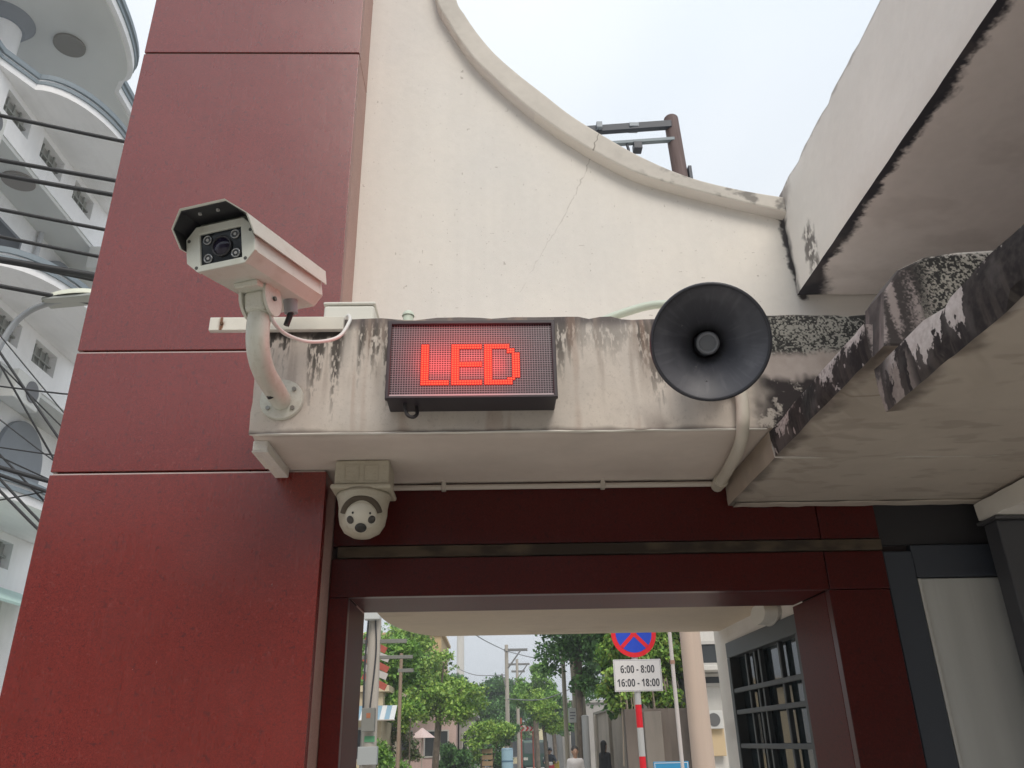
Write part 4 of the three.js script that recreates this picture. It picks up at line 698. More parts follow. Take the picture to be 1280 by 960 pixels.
tree('street_tree', 'dark overhanging tree above the pale trunks right of the road', [2.05, -20.8], 0.09, 0.05, [[0.2, 4.2, 0, 0.95, 0.75, 0.9], [0.8, 3.9, 0.2, 0.8, 0.8, 0.8], [-0.25, 3.6, 0, 0.7, 0.45, 0.6], [1.0, 4.7, 0, 0.9, 0.6, 0.8], [0.25, 2.9, 0, 0.4, 0.55, 0.5]], 7500, 0.15, DEEP, 16);
tree('street_tree', 'low bright green tree over the road beside the chevron board', [2.0, -33], 0.07, -0.1, [[-0.1, 2.75, 0, 0.75, 0.5, 0.7], [0.35, 2.35, 0, 0.6, 0.45, 0.6], [-0.5, 3.2, 0, 0.5, 0.4, 0.5]], 3800, 0.16, YEL, 17);
tree('street_tree', 'large shady tree spreading behind the garden wall', [4.8, -30], 0.15, -0.1, [[-0.4, 4.6, 0, 1.6, 1.4, 1.3], [-1.2, 3.7, 0.4, 1.1, 1.0, 1], [0.6, 3.9, 0, 1.3, 1.2, 1.1]], 6500, 0.19, DEEP, 18);
tree('street_tree', 'dark leafy tree beside the thin rusty pole at the left of the opening', [-2.75, -21], 0.09, 0.1, [[0.2, 3.2, 0, 0.75, 0.75, 0.8], [0.45, 3.75, 0, 0.6, 0.5, 0.6], [-0.2, 2.6, 0.2, 0.55, 0.5, 0.6], [0.55, 2.45, 0.1, 0.4, 0.4, 0.5]], 5000, 0.15, GREEN, 41);
tree('street_tree', 'broad dark tree filling the gap behind the bright bush in the middle', [-0.6, -46], 0.14, 0.1, [[0, 3.3, 0, 1.5, 1.0, 1.2], [1.1, 2.8, 0.2, 1.0, 0.9, 1], [-1.2, 3.0, 0, 1.1, 0.9, 1], [0.2, 2.2, 0.4, 1.4, 0.7, 1]], 6500, 0.22, DEEP, 42);
tree('street_tree', 'feathery green tree rising behind the pink concrete pole', [4.3, -17], 0.1, -0.1, [[-0.2, 3.4, 0, 0.9, 0.9, 0.7], [-0.6, 2.6, 0.2, 0.6, 0.6, 0.5], [0.3, 4.1, 0, 0.8, 0.7, 0.7]], 5000, 0.14, GREEN, 43);
tree('street_tree', 'low dark tree over the parked van at the street end', [3.1, -44], 0.1, -0.1, [[-0.2, 3.2, 0, 1.2, 0.8, 1.0], [-0.9, 2.7, 0.2, 0.7, 0.5, 0.7], [0.7, 2.6, 0, 0.8, 0.7, 0.7]], 4500, 0.2, DEEP, 44);
tree('street_tree', 'full green tree crowding behind the leaning tree at left', [-3.3, -30], 0.1, 0.1, [[0.3, 4.3, 0, 1.1, 1.0, 0.9], [1.0, 3.6, 0.2, 0.9, 0.7, 0.8], [-0.5, 3.3, 0, 0.8, 0.8, 0.8], [0.4, 5.2, 0, 0.8, 0.6, 0.7]], 6500, 0.17, YEL, 45);
function bush(label, [x, z], blobs, n, size, tones, seed, droop = 0) {
  const t = thing('bush', label, 'bush', [x, 0, z]); part(t, 'foliage', leaves(blobs, Math.round(n * 2.0), size * 0.68, tones, seed, droop), leafMat);
  part(t, 'stem', merge(blobs.map((b, i) => rod([b[0] * 0.5, 0, b[2] * 0.5], [b[0], b[1], b[2]], 0.03, 0.012, 6))), bark); return t;
}
bush('dark green clipped bush at the kerb under the leaning tree', [-1.35, -29], [[0, 1.1, 0, 0.55, 0.55, 0.5], [0.4, 0.8, 0, 0.4, 0.6, 0.4]], 2200, 0.14, DEEP, 21);
bush('bright green bush in the middle of the left kerb', [-0.75, -30], [[0, 1.5, 0, 0.5, 0.6, 0.5], [0.45, 1.9, 0.1, 0.6, 0.5, 0.5], [0.95, 2.0, 0, 0.5, 0.4, 0.5]], 3200, 0.15, YEL, 22);
bush('dark round bush beside the blue and white drum', [0.15, -32], [[0, 1.35, 0, 0.5, 0.6, 0.5], [0.3, 1.9, 0, 0.55, 0.4, 0.5]], 2600, 0.15, DEEP, 23);
bush('green hedge at the foot of the left utility pole', [-2.3, -17], [[0, 1.1, 0, 0.35, 0.75, 0.4], [0.35, 0.9, 0, 0.3, 0.7, 0.4]], 2000, 0.12, GREEN, 24);
bush('pale flowering bush in front of the pink house', [-2.35, -22], [[0, 1.9, 0, 0.35, 0.3, 0.3], [0.3, 1.5, 0, 0.3, 0.35, 0.3], [-0.2, 1.3, 0, 0.3, 0.5, 0.3]], 1700, 0.11, [[0.16, 0.22, 0.08], [0.30, 0.28, 0.2], [0.12, 0.18, 0.05]], 25);
bush('yellow green climbing bush beside the striped awning', [-1.95, -20.5], [[0, 2.15, 0, 0.28, 0.3, 0.3], [-0.25, 2.35, 0, 0.3, 0.3, 0.3]], 1500, 0.11, YEL, 26);
{ // overhanging creeper on the garden wall
  const t = thing('creeper', 'thick leafy creeper hanging over the wall behind the parking sign', 'creeper', [0, 0, -15.3]);
  const blobs = [[2.35, 3.2, 0, 0.5, 0.5, 0.5], [2.95, 3.0, 0.1, 0.6, 0.6, 0.4], [2.6, 2.75, 0.2, 0.6, 0.45, 0.4], [3.1, 2.45, 0.1, 0.4, 0.5, 0.4], [2.15, 2.65, 0, 0.35, 0.4, 0.4], [3.4, 3.2, 0, 0.5, 0.7, 0.5], [2.5, 3.7, 0, 0.8, 0.5, 0.5], [2.45, 2.30, 0.2, 0.28, 0.26, 0.3], [3.15, 2.0, 0.1, 0.22, 0.4, 0.3], [2.2, 2.25, 0.1, 0.2, 0.25, 0.3]];
  part(t, 'foliage', leaves(blobs, 26000, 0.078, [...YEL, ...GREEN, [0.24, 0.30, 0.06]], 31, 0.25), leafMat);
  part(t, 'foliage', leaves(blobs.map((b) => [b[0], b[1], b[2] - 0.35, b[3], b[4], b[5] * 0.5]), 6000, 0.12, DEEP, 32, 0.2), leafMat);
  const r = rng(33), vines = []; for (let i = 0; i < 22; i++) { const x = 2.1 + r() * 1.2, y = 2.35 + r() * 0.3, z = 0.1 + r() * 0.3; vines.push(tube([[x, y, z], [x + 0.03, y - 0.4, z], [x - 0.02 + r() * 0.06, y - 0.85 - r() * 0.5, z]], 0.008 + r() * 0.010, 8, 6)); }
  part(t, 'hanging_roots', merge(vines), std([0.30, 0.25, 0.2], 0.9), undefined, 'stuff');
}
const plain = (c, seed, amp = 0.25) => mapped(tex(256, 256, 0, 3, 0, 3, (x, y) => { const k = 1 + (fbm(x * 1.5, y * 1.5, 4, seed) - 0.5) * amp * 2 + (fbm(x * 15, y * 2, 3, seed + 1) - 0.5) * amp; return c.map((v) => v * k); }), 0.88);
{ // garden wall on the right, running along the street
  const t = thing('garden_wall', 'grey beige garden wall streaked with dirt right of the road', 'wall');
  part(t, 'wall', planar(bx(3.15, 3.35, 0, 2.35, -27, -15.7, 0.01), false), plain([0.36, 0.31, 0.26], 241));
  part(t, 'coping', planar(bx(3.10, 3.4, 2.352, 2.43, -27, -15.7, 0.01), false), plain([0.30, 0.27, 0.23], 243));
  for (const z of [-26.5, -23.4, -18.6]) part(t, 'pier', planar(bx(3.06, 3.42, 0, 2.345, z - 0.18, z + 0.18, 0.01), false), plain([0.40, 0.35, 0.29], 245));
  const u = thing('grey_wall', 'dark grey brown yard wall behind the striped sign post', 'wall');
  part(u, 'wall', planar(bx(2.25, 4.6, 0, 2.1, -15.0, -14.85, 0.01), false), plain([0.17, 0.14, 0.12], 247)); part(u, 'pier', planar(bx(2.55, 2.85, 0, 2.05, -14.84, -14.7, 0.01), false), plain([0.25, 0.22, 0.19], 248));
}
function house(name, label, [x0, x1, z0, z1], h, wallM, { roof, roofM, wins = [], winM, face = 1 } = {}) { // windows on the front (z1) face
  const t = thing(name, label, 'house');
  part(t, 'wall', planar(bx(x0, x1, 0, h, z0, z1, 0.01), false), wallM);
  part(t, 'roof', roof ? roof() : bx(x0 - 0.15, x1 + 0.15, h + 0.002, h + 0.14, z0 - 0.1, z1 + 0.15, 0.01), roofM || wallM);
  for (const [a, b, c, d] of wins) { const w = part(t, 'window', merge([bx(a, b, c, c + 0.05, z1 + 0.002, z1 + 0.05, 0), bx(a, b, d - 0.05, d, z1 + 0.002, z1 + 0.05, 0), bx(a, a + 0.05, c + 0.05, d - 0.05, z1 + 0.002, z1 + 0.05, 0), bx(b - 0.05, b, c + 0.05, d - 0.05, z1 + 0.002, z1 + 0.05, 0)]), winM || std([0.5, 0.48, 0.45], 0.6)); part(w, 'pane', bx(a + 0.05, b - 0.05, c + 0.05, d - 0.05, z1 + 0.002, z1 + 0.02, 0), std([0.05, 0.055, 0.06], 0.25)); }
  return t;
}
const whiteM = plain([0.62, 0.60, 0.56], 251, 0.12), pinkM = plain([0.58, 0.42, 0.38], 253, 0.12), tanM = plain([0.52, 0.38, 0.20], 255, 0.15), greyM = plain([0.40, 0.38, 0.36], 257, 0.2), creamM = plain([0.62, 0.52, 0.36], 259, 0.12);
house('corner_house', 'small cream house with an arched porch beside the left utility pole', [-5.2, -2.55, -24, -20], 2.75, creamM, { wins: [[-3.3, -2.75, 1.3, 2.0], [-4.4, -3.8, 1.3, 2.2]] });
house('pink_house', 'pink fronted house half hidden behind the leaning tree', [-4.6, -1.35, -37, -31.5], 2.75, pinkM, { wins: [[-2.5, -2.05, 1.2, 2.1], [-3.4, -2.9, 1.2, 2.1], [-1.95, -1.6, 0.6, 2.1]] });
house('grey_house', 'grey shuttered house front right of the leaning trunk', [-1.30, -0.75, -38, -33], 2.55, greyM, { wins: [[-1.2, -0.95, 1.2, 2.0]] });
house('ochre_house', 'tall ochre house wall rising behind the trees at left', [-6.2, -2.45, -46, -40], 6.4, tanM, { wins: [[-3.4, -2.9, 4.6, 5.6]] });
{ // pale tower behind
  const t = thing('pale_tower', 'slim pale water tower far behind the trees', 'tower', [-2.3, 0, -60]); part(t, 'shaft', rod([0, 0, 0], [0, 9.2, 0], 0.30, 0.26, 16), whiteM); part(t, 'gallery', rod([0, 5.4, 0], [0, 5.9, 0], 0.36, 0.46, 16), greyM); part(t, 'cap', rod([0, 9.2, 0], [0, 9.7, 0], 0.36, 0.3, 16), whiteM);
}
{ // house right behind the column
  const t = house('white_house', 'white house with dark upper window behind the pink concrete pole', [3.42, 6.5, -19, -14.2], 6, whiteM, { wins: [[3.38, 3.85, 2.72, 3.12], [3.42, 3.9, 2.40, 2.60]] });
  part(t, 'balcony', bx(3.25, 4.2, 2.62, 2.70, -14.2, -13.7, 0.01), whiteM); const ac = part(t, 'air_conditioner', bx(3.42, 3.70, 1.75, 2.02, -14.19, -13.95, 0.01), std([0.6, 0.6, 0.58], 0.5)); part(ac, 'fan_grille', rod([3.55, 1.885, -13.955], [3.55, 1.885, -13.94], 0.1, 0.1, 20), std([0.12, 0.12, 0.12], 0.6));
  part(t, 'yellow_panel', bx(3.50, 3.72, 1.35, 1.80, -14.15, -14.05, 0.01), std([0.6, 0.46, 0.28], 0.7));
}
{ // across the street, behind the viewer: what the polished granite mirrors
  const m = plain([0.24, 0.22, 0.20], 301, 0.15);
  house('facing_house', 'grey plastered house across the street facing the gate', [-16, -1.5, 12, 20], 6.4, m).rotation.y = 0;
  house('facing_house', 'brown plastered house across the street beside the grey one', [-1.2, 15, 12.5, 20], 7.2, plain([0.20, 0.16, 0.13], 303, 0.15));
}
// utility poles
const conc = plain([0.46, 0.42, 0.37], 261, 0.15), wireM = std([0.04, 0.04, 0.045], 0.6);
{
  const t = thing('utility_pole', 'near grey concrete utility pole carrying meter boxes at the left of the opening', 'utility pole', [-1.83, 0, -13]);
  part(t, 'pole', rod([0, 0, 0], [0, 5.5, 0], 0.115, 0.085, 18), conc);
  const b = std([0.55, 0.57, 0.56], 0.5), b2 = std([0.20, 0.20, 0.18], 0.7);
  part(t, 'meter_box', bx(-0.14, 0.10, 3.38, 3.65, 0.09, 0.26, 0.01), b, 'pale box high on the pole');
  const mb = part(t, 'meter_box', bx(-0.10, 0.09, 1.80, 2.12, 0.10, 0.24, 0.008), b2); part(mb, 'label_plate', bx(-0.03, 0.03, 1.98, 2.05, 0.2395, 0.243, 0), std([0.35, 0.13, 0.06], 0.6));
  part(t, 'meter_box', bx(-0.13, 0.15, 1.36, 1.60, 0.10, 0.24, 0.008), std([0.36, 0.38, 0.38], 0.6)); part(t, 'notice', bx(-0.06, 0.09, 1.66, 1.74, 0.108, 0.116, 0), std([0.10, 0.32, 0.16], 0.6));
  part(t, 'cable_run', tube([[-0.09, 3.4, 0.1], [-0.11, 2.8, 0.1], [-0.1, 2.1, 0.12]], 0.016, 12, 6), wireM);
  part(t, 'cable_run', tube([[0.02, 3.4, 0.12], [0.05, 2.9, 0.11], [0.0, 2.1, 0.13]], 0.013, 12, 6), wireM);
  part(t, 'cross_arm', bx(-0.3, 0.5, 3.05, 3.11, -0.03, 0.03, 0.004), b2); part(t, 'cross_arm', bx(-0.2, 0.6, 2.82, 2.87, -0.03, 0.03, 0.004), b2);
  const p2 = thing('thin_pole', 'slim rusty pole just right of the near utility pole', 'pole', [-1.62, 0, -15]); part(p2, 'pole', rod([0, 0, 0], [0, 3.1, 0], 0.035, 0.03, 10), std([0.3, 0.22, 0.16], 0.7)); part(p2, 'lamp_bracket', bx(-0.05, 0.22, 2.78, 2.84, -0.03, 0.03, 0.005), b2);
  const w = thing('red_white_banner', 'red and white striped shop banner behind the near utility pole', 'banner', [-2.25, 0, -16.4]);
  const rd = std([0.42, 0.10, 0.07], 0.8), wt = std([0.55, 0.52, 0.50], 0.8);
  for (let i = 0; i < 5; i++) { const g = bx(-0.28, 0.2 + (i % 3) * 0.03, -0.06, 0.06, -0.01, 0.01, 0.003); g.rotateZ(-0.45 + (i % 2) * 0.07); g.translate(i % 2 ? 0.03 : 0, 3.38 - i * 0.165, 0); part(w, 'stripe', g, i % 2 ? wt : rd); }
  part(w, 'support', rod([-0.2, 0, -0.03], [-0.2, 3.6, -0.03], 0.03), b2);
}
function crossPole(label, x, z, h, arms) {
  const t = thing('utility_pole', label, 'utility pole', [x, 0, z]); part(t, 'pole', rod([0, 0, 0], [0, h, 0], 0.095, 0.07, 12), conc);
  for (const [y, a, b] of arms) part(t, 'cross_arm', bx(a, b, y - 0.05, y + 0.05, -0.05, 0.05, 0.01), std([0.2, 0.2, 0.2], 0.6));
  part(t, 'brace', merge([rod([0.05, h - 0.9, 0.06], [0.55, h - 0.25, 0.06], 0.03), rod([-0.05, h - 1.6, 0.06], [-0.2, h - 1.1, 0.06], 0.025)]), std([0.2, 0.2, 0.2], 0.6));
  return t;
}
crossPole('dark utility pole with a cross arm, left of the far pair', 0.55, -34, 5.25, [[5.05, -0.1, 0.85]]);
crossPole('pale utility pole with a raised bracket, right of the far pair', 1.25, -44, 5.6, [[5.35, -0.5, 0.65], [5.0, -0.3, 0.4]]);
{ // street wires
  const W = [[[-1.83, 4.6, -13], [0.55, 5.0, -34], 'overhead wire from the near pole to the far pair'], [[-2.3, 5.2, -40], [0.55, 4.1, -34], 'sagging white wire left of the far poles'], [[0.55, 3.2, -34], [3.0, 3.35, -26], 'low wire from the far poles to the right tree'], [[0.55, 5.0, -34], [3.2, 4.2, -26], 'upper wire from the far poles to the right tree']];
  for (const [a, b, label] of W) tag(part(scene, numbered('street_wire'), tube([a, [(a[0] + b[0]) / 2, (a[1] + b[1]) / 2 - 0.28, (a[2] + b[2]) / 2], b], 0.017, 24, 6), std([0.25, 0.26, 0.28], 0.6)), label, 'wire', 'wires over the street');
}
{ // pale trunks right of the road
  const tr = (label, x, z, r, lean, h) => { const t = thing('bare_trunk', label, 'tree trunk', [x, 0, z]); part(t, 'trunk', tube([[0, 0, 0], [lean * 0.5, h * 0.5, 0], [lean, h, 0]], r, 12, 8), plain([0.36, 0.32, 0.25], 271, 0.3)); };
  tr('slim pale trunk left of the small white notice', 1.84, -22, 0.055, -0.02, 4.0); tr('thick grey trunk right of the small white notice', 2.20, -22.3, 0.085, -0.1, 3.8); tr('leaning pale trunk nearest the garden wall', 2.36, -21.8, 0.06, -0.14, 3.9);
  const n = thing('notice_board', 'small white notice plate fixed between the pale trunks', 'sign', [2.0, 2.22, -21.9]); part(n, 'plate', bx(-0.11, 0.11, -0.17, 0.17, -0.01, 0.01, 0.003), std([0.7, 0.7, 0.68], 0.5)); part(n, 'print', merge([bx(-0.07, 0.07, 0.05, 0.075, 0.0105, 0.013, 0), bx(-0.07, 0.07, -0.02, 0.005, 0.0105, 0.013, 0), bx(-0.07, 0.03, -0.09, -0.065, 0.0105, 0.013, 0)]), std([0.2, 0.2, 0.22], 0.6)); part(n, 'hanger', rod([0, 0.1, -0.03], [0, 0.35, -0.03], 0.015), conc);
  const g = thing('grey_bollard_post', 'broad grey post standing in front of the pale trunks', 'post', [2.17, 0, -20.6]); part(g, 'post', rod([0, 0, 0], [0, 2.15, 0], 0.09, 0.085, 14), std([0.36, 0.37, 0.37], 0.5)); part(g, 'cap', rod([0, 2.15, 0], [0, 2.18, 0], 0.095, 0.06, 14), std([0.36, 0.37, 0.37], 0.5));
}
{ // chevron board, drum, bench, parasol, awning, end of street
  const t = thing('chevron_board', 'red and white chevron board across the end of the road', 'barrier sign', [1.72, 2.30, -45]);
  part(t, 'board', bx(-0.36, 0.36, -0.14, 0.14, -0.02, 0.02, 0.005), std([0.72, 0.68, 0.66], 0.6));
  for (let i = 0; i < 3; i++) { const s = new THREE.Shape([[0, -0.13], [0.11, 0], [0, 0.13], [0.11, 0.13], [0.22, 0], [0.11, -0.13]].map((p) => new THREE.Vector2(...p))), g = new THREE.ExtrudeGeometry(s, { depth: 0.006, bevelEnabled: false }); g.translate(-0.34 + i * 0.23, 0, 0.021); part(t, 'chevron', g, std([0.60, 0.03, 0.04], 0.6)); }
  part(t, 'post', merge([rod([-0.3, -2.3, -0.03], [-0.3, 0.5, -0.03], 0.04), rod([0.3, -2.3, -0.03], [0.3, 0.1, -0.03], 0.04)]), std([0.5, 0.12, 0.08], 0.6));
  const d = thing('drum', 'blue and white upright drum at the left kerb', 'drum', [0.44, 0, -29]); part(d, 'body', rod([0, 0, 0], [0, 1.42, 0], 0.19, 0.19, 24), std([0.34, 0.52, 0.62], 0.45)); part(d, 'lid', rod([0, 1.422, 0], [0, 1.47, 0], 0.2, 0.17, 24), std([0.24, 0.36, 0.46], 0.5)); part(d, 'band', rod([0, 1.05, 0], [0, 1.1, 0], 0.196, 0.196, 24), std([0.1, 0.2, 0.3], 0.5));
  const c = thing('wooden_crate_stack', 'brown slatted wooden crate stand left of the drum', 'crate', [-0.22, 0, -30]); for (let i = 0; i < 5; i++) part(c, 'slat', bx(-0.18, 0.18, 0.55 + i * 0.19, 0.69 + i * 0.19, 0.14, 0.17, 0.005), std([0.38, 0.26, 0.15], 0.8)); part(c, 'frame', merge([bx(-0.18, -0.13, 0, 1.48, -0.15, 0.139, 0.005), bx(0.13, 0.18, 0, 1.48, -0.15, 0.139, 0.005)]), std([0.26, 0.17, 0.1], 0.8));
  const p = thing('parasol', 'pale pink parasol in front of the pink house', 'parasol', [-1.95, 0, -24]);
  const cg = new THREE.ConeGeometry(0.36, 0.26, 8, 1, true); cg.translate(0, 1.92, 0); part(p, 'canopy', cg, std([0.66, 0.52, 0.50], 0.8, { side: THREE.DoubleSide })); part(p, 'pole', rod([0, 0, 0], [0, 2.05, 0], 0.018), conc);
  const a = thing('striped_awning', 'blue and white striped awning on the cream house', 'awning', [-2.95, 2.25, -19.9]); for (let i = 0; i < 9; i++) { const g = bx(-0.055, 0.055, -0.006, 0.006, 0, 0.6, 0); g.rotateX(0.55); g.translate(-0.2 + i * 0.111, 0.2, 0); part(a, 'stripe', g, i % 2 ? std([0.24, 0.38, 0.48], 0.7) : std([0.66, 0.68, 0.68], 0.7)); } part(a, 'front_bar', rod([-0.28, -0.12, 0.51], [0.76, -0.12, 0.51], 0.015), conc);
  const e = house('far_shop', 'yellowish lit shop front closing the street', [0.6, 4.5, -82, -76], 3.1, plain([0.60, 0.54, 0.36], 281, 0.15), { wins: [[1.2, 2.2, 0.5, 2.2], [2.5, 3.6, 0.5, 2.2]] });
  house('far_house', 'pale far house on the left beyond the drum', [-4.5, 0.2, -78, -70], 3.6, whiteM, { wins: [[-2.2, -1.2, 1, 2.4], [-0.8, -0.1, 1, 2.4]] });
  house('side_house', 'grey house behind the trees on the right of the street end', [3.6, 8, -60, -46], 3.5, greyM, { wins: [[4, 5, 1, 2.4]] });
  const v = thing('parked_van', 'dark green van parked at the end of the road', 'van', [2.35, 0, -50]);
  part(v, 'body', bx(-0.75, 0.75, 0.35, 1.75, -1.8, 0, 0.15), std([0.05, 0.11, 0.09], 0.35)); part(v, 'windscreen', bx(-0.62, 0.62, 1.05, 1.6, -0.02, 0.012, 0.01), std([0.12, 0.15, 0.16], 0.15)); for (const s of [-1, 1]) { const g = new THREE.CylinderGeometry(0.32, 0.32, 0.18, 20); g.rotateZ(Math.PI / 2); g.translate(s * 0.62, 0.32, -0.5); part(v, 'wheel', g, blackP); part(v, 'headlight', bx(s * 0.55 - 0.12, s * 0.55 + 0.12, 0.72, 0.86, -0.01, 0.015, 0.01), std([0.7, 0.7, 0.66], 0.3)); }
}
{ // no stopping sign on its striped post
  const t = thing('no_stopping_sign', 'round red and blue no stopping sign above a white hours plate on a striped post', 'traffic sign', [1.85, 0, -11]);
  const blue = std([0.008, 0.06, 0.55], 0.7), red = std([0.74, 0.005, 0.018], 0.7), wh = std([0.70, 0.68, 0.67], 0.5), ink = std([0.04, 0.04, 0.05], 0.6);
  const cy = 2.885, R0 = 0.295, disc = (r, z0, z1) => { const g = new THREE.CylinderGeometry(r, r, z1 - z0, 48); g.rotateX(Math.PI / 2); g.translate(0, cy, (z0 + z1) / 2); return g; };
  part(t, 'backing', disc(R0, 0.045, 0.055), red); part(t, 'blue_face', disc(R0 * 0.80, 0.0552, 0.0585), blue);
  for (const a of [1, -1]) { const L = R0 * 0.79, g = bx(-L, L, -0.024, 0.024, 0, 0.003, 0); g.rotateZ(a * Math.PI / 4); g.translate(0, cy, 0.0588 + (a > 0 ? 0 : 0.0004)); part(t, 'red_bar', g, red); }
  // bands
    for (const [a, b, r] of [[0, 0.5, 1], [0.5, 0.82, 0], [0.82, 1.14, 1], [1.14, 1.42, 1], [1.42, 1.75, 0], [1.75, 2.02, 1], [2.02, 3.15, 0]]) part(t, r ? 'red_band' : 'post', rod([0, a + 0.0005, 0], [0, b - 0.0005, 0], 0.04, 0.04, 18), r ? red : std([0.5, 0.5, 0.49], 0.45));
  const pl = part(t, 'hours_plate', bx(-0.295, 0.325, 2.175, 2.565, 0.045, 0.057, 0.004), wh); part(pl, 'plate_border', merge([bx(-0.285, 0.315, 2.551, 2.556, 0.0571, 0.0578, 0), bx(-0.285, 0.315, 2.184, 2.189, 0.0571, 0.0578, 0), bx(-0.285, -0.280, 2.189, 2.551, 0.0571, 0.0578, 0), bx(0.310, 0.315, 2.189, 2.551, 0.0571, 0.0578, 0)]), std([0.3, 0.3, 0.32], 0.6));
  const font = await new FontLoader().loadAsync('fonts/droid/droid_sans_bold.typeface.json');
  const txt = (s, x, y, size) => { const g = new TextGeometry(s, { font, size, depth: 0.002, curveSegments: 4, bevelEnabled: false }); g.computeBoundingBox(); const mid = (g.boundingBox.min.x + g.boundingBox.max.x) / 2; g.scale(0.74, 1, 1); g.translate(x - mid * 0.74, y, 0.0573); return g; };
  part(pl, 'lettering', txt('6:00 - 8:00', 0.015, 2.40, 0.092), ink); part(pl, 'lettering', txt('16:00 - 18:00', 0.015, 2.235, 0.092), ink);
  const b = thing('blue_sign', 'blue sign with white lettering at the bottom edge beside the striped post', 'sign', [1.90, 0, -9.5]);
  part(b, 'plate', bx(-0.19, 0.19, 1.05, 1.39, -0.01, 0.01, 0.004), std([0.03, 0.25, 0.48], 0.5)); part(b, 'border', merge([bx(-0.18, 0.18, 1.374, 1.38, 0.0101, 0.012, 0), bx(-0.18, -0.174, 1.06, 1.374, 0.0101, 0.012, 0), bx(0.174, 0.18, 1.06, 1.374, 0.0101, 0.012, 0)]), wh);
  part(b, 'post', rod([0, 0, -0.04], [0, 1.35, -0.04], 0.025), conc);
  const p = thing('thin_pipe', 'thin pale metal pipe standing between the hours plate and the concrete pole', 'pipe', [2.02, 0, -9.5]); part(p, 'pipe', rod([0, 0, 0], [0, 3.4, 0], 0.022, 0.022, 12), std([0.55, 0.50, 0.48], 0.45)); part(p, 'clamp', rod([0, 2.38, 0], [0, 2.42, 0], 0.028, 0.028, 12), std([0.35, 0.2, 0.15], 0.6));
  const c = thing('concrete_pole', 'stout pinkish concrete pole next to the passage wall', 'utility pole', [2.37, 0, -10]); part(c, 'pole', rod([0, 0, 0], [0, 6, 0], 0.135, 0.105, 28), plain([0.56, 0.44, 0.36], 291, 0.1)); part(c, 'band', rod([0, 3.2, 0], [0, 3.24, 0], 0.128, 0.128, 28), std([0.3, 0.3, 0.3], 0.5));
}

// ------------------------------------------------------------------ people
function field(bones, lo, hi, res, k = 0.05) { // smooth union of tapered capsules, meshed
  const size = Math.max(hi[0] - lo[0], hi[1] - lo[1], hi[2] - lo[2]) / 2, c = [0, 1, 2].map((i) => (lo[i] + hi[i]) / 2), mc = new MarchingCubes(res, new THREE.MeshStandardMaterial(), false, false, 200000);
  mc.isolation = 0; const h = res / 2;
  for (let z = 0; z < res; z++) for (let y = 0; y < res; y++) for (let x = 0; x < res; x++) {
    const X = c[0] + (x - h) / h * size, Y = c[1] + (y - h) / h * size, Z = c[2] + (z - h) / h * size; let d = 9;
    for (const [a, b, r0, r1, sx = 1] of bones) {
      const dx = b[0] - a[0], dy = b[1] - a[1], dz = b[2] - a[2], t = clamp01(((X - a[0]) * dx + (Y - a[1]) * dy + (Z - a[2]) * dz) / (dx * dx + dy * dy + dz * dz + 1e-9));
      const q = Math.hypot((X - a[0] - dx * t) / sx, Y - a[1] - dy * t, Z - a[2] - dz * t) - (r0 + (r1 - r0) * t), hh = Math.max(k - Math.abs(d - q), 0) / k; d = Math.min(d, q) - hh * hh * k * 0.25;
    }
    mc.field[x + y * res + z * res * res] = -d;
  }
  mc.update(); const n = mc.count, g = new THREE.BufferGeometry(), p = new Float32Array(n * 3);
  for (let i = 0; i < n; i++) for (let j = 0; j < 3; j++) p[i * 3 + j] = mc.positionArray[i * 3 + j] * size + c[j];
  g.setAttribute('position', new THREE.BufferAttribute(p, 3)); g.setAttribute('normal', new THREE.BufferAttribute(mc.normalArray.slice(0, n * 3), 3)); return g;
}
const skin = std([0.42, 0.25, 0.17], 0.55), hairM = std([0.018, 0.014, 0.012], 0.5);
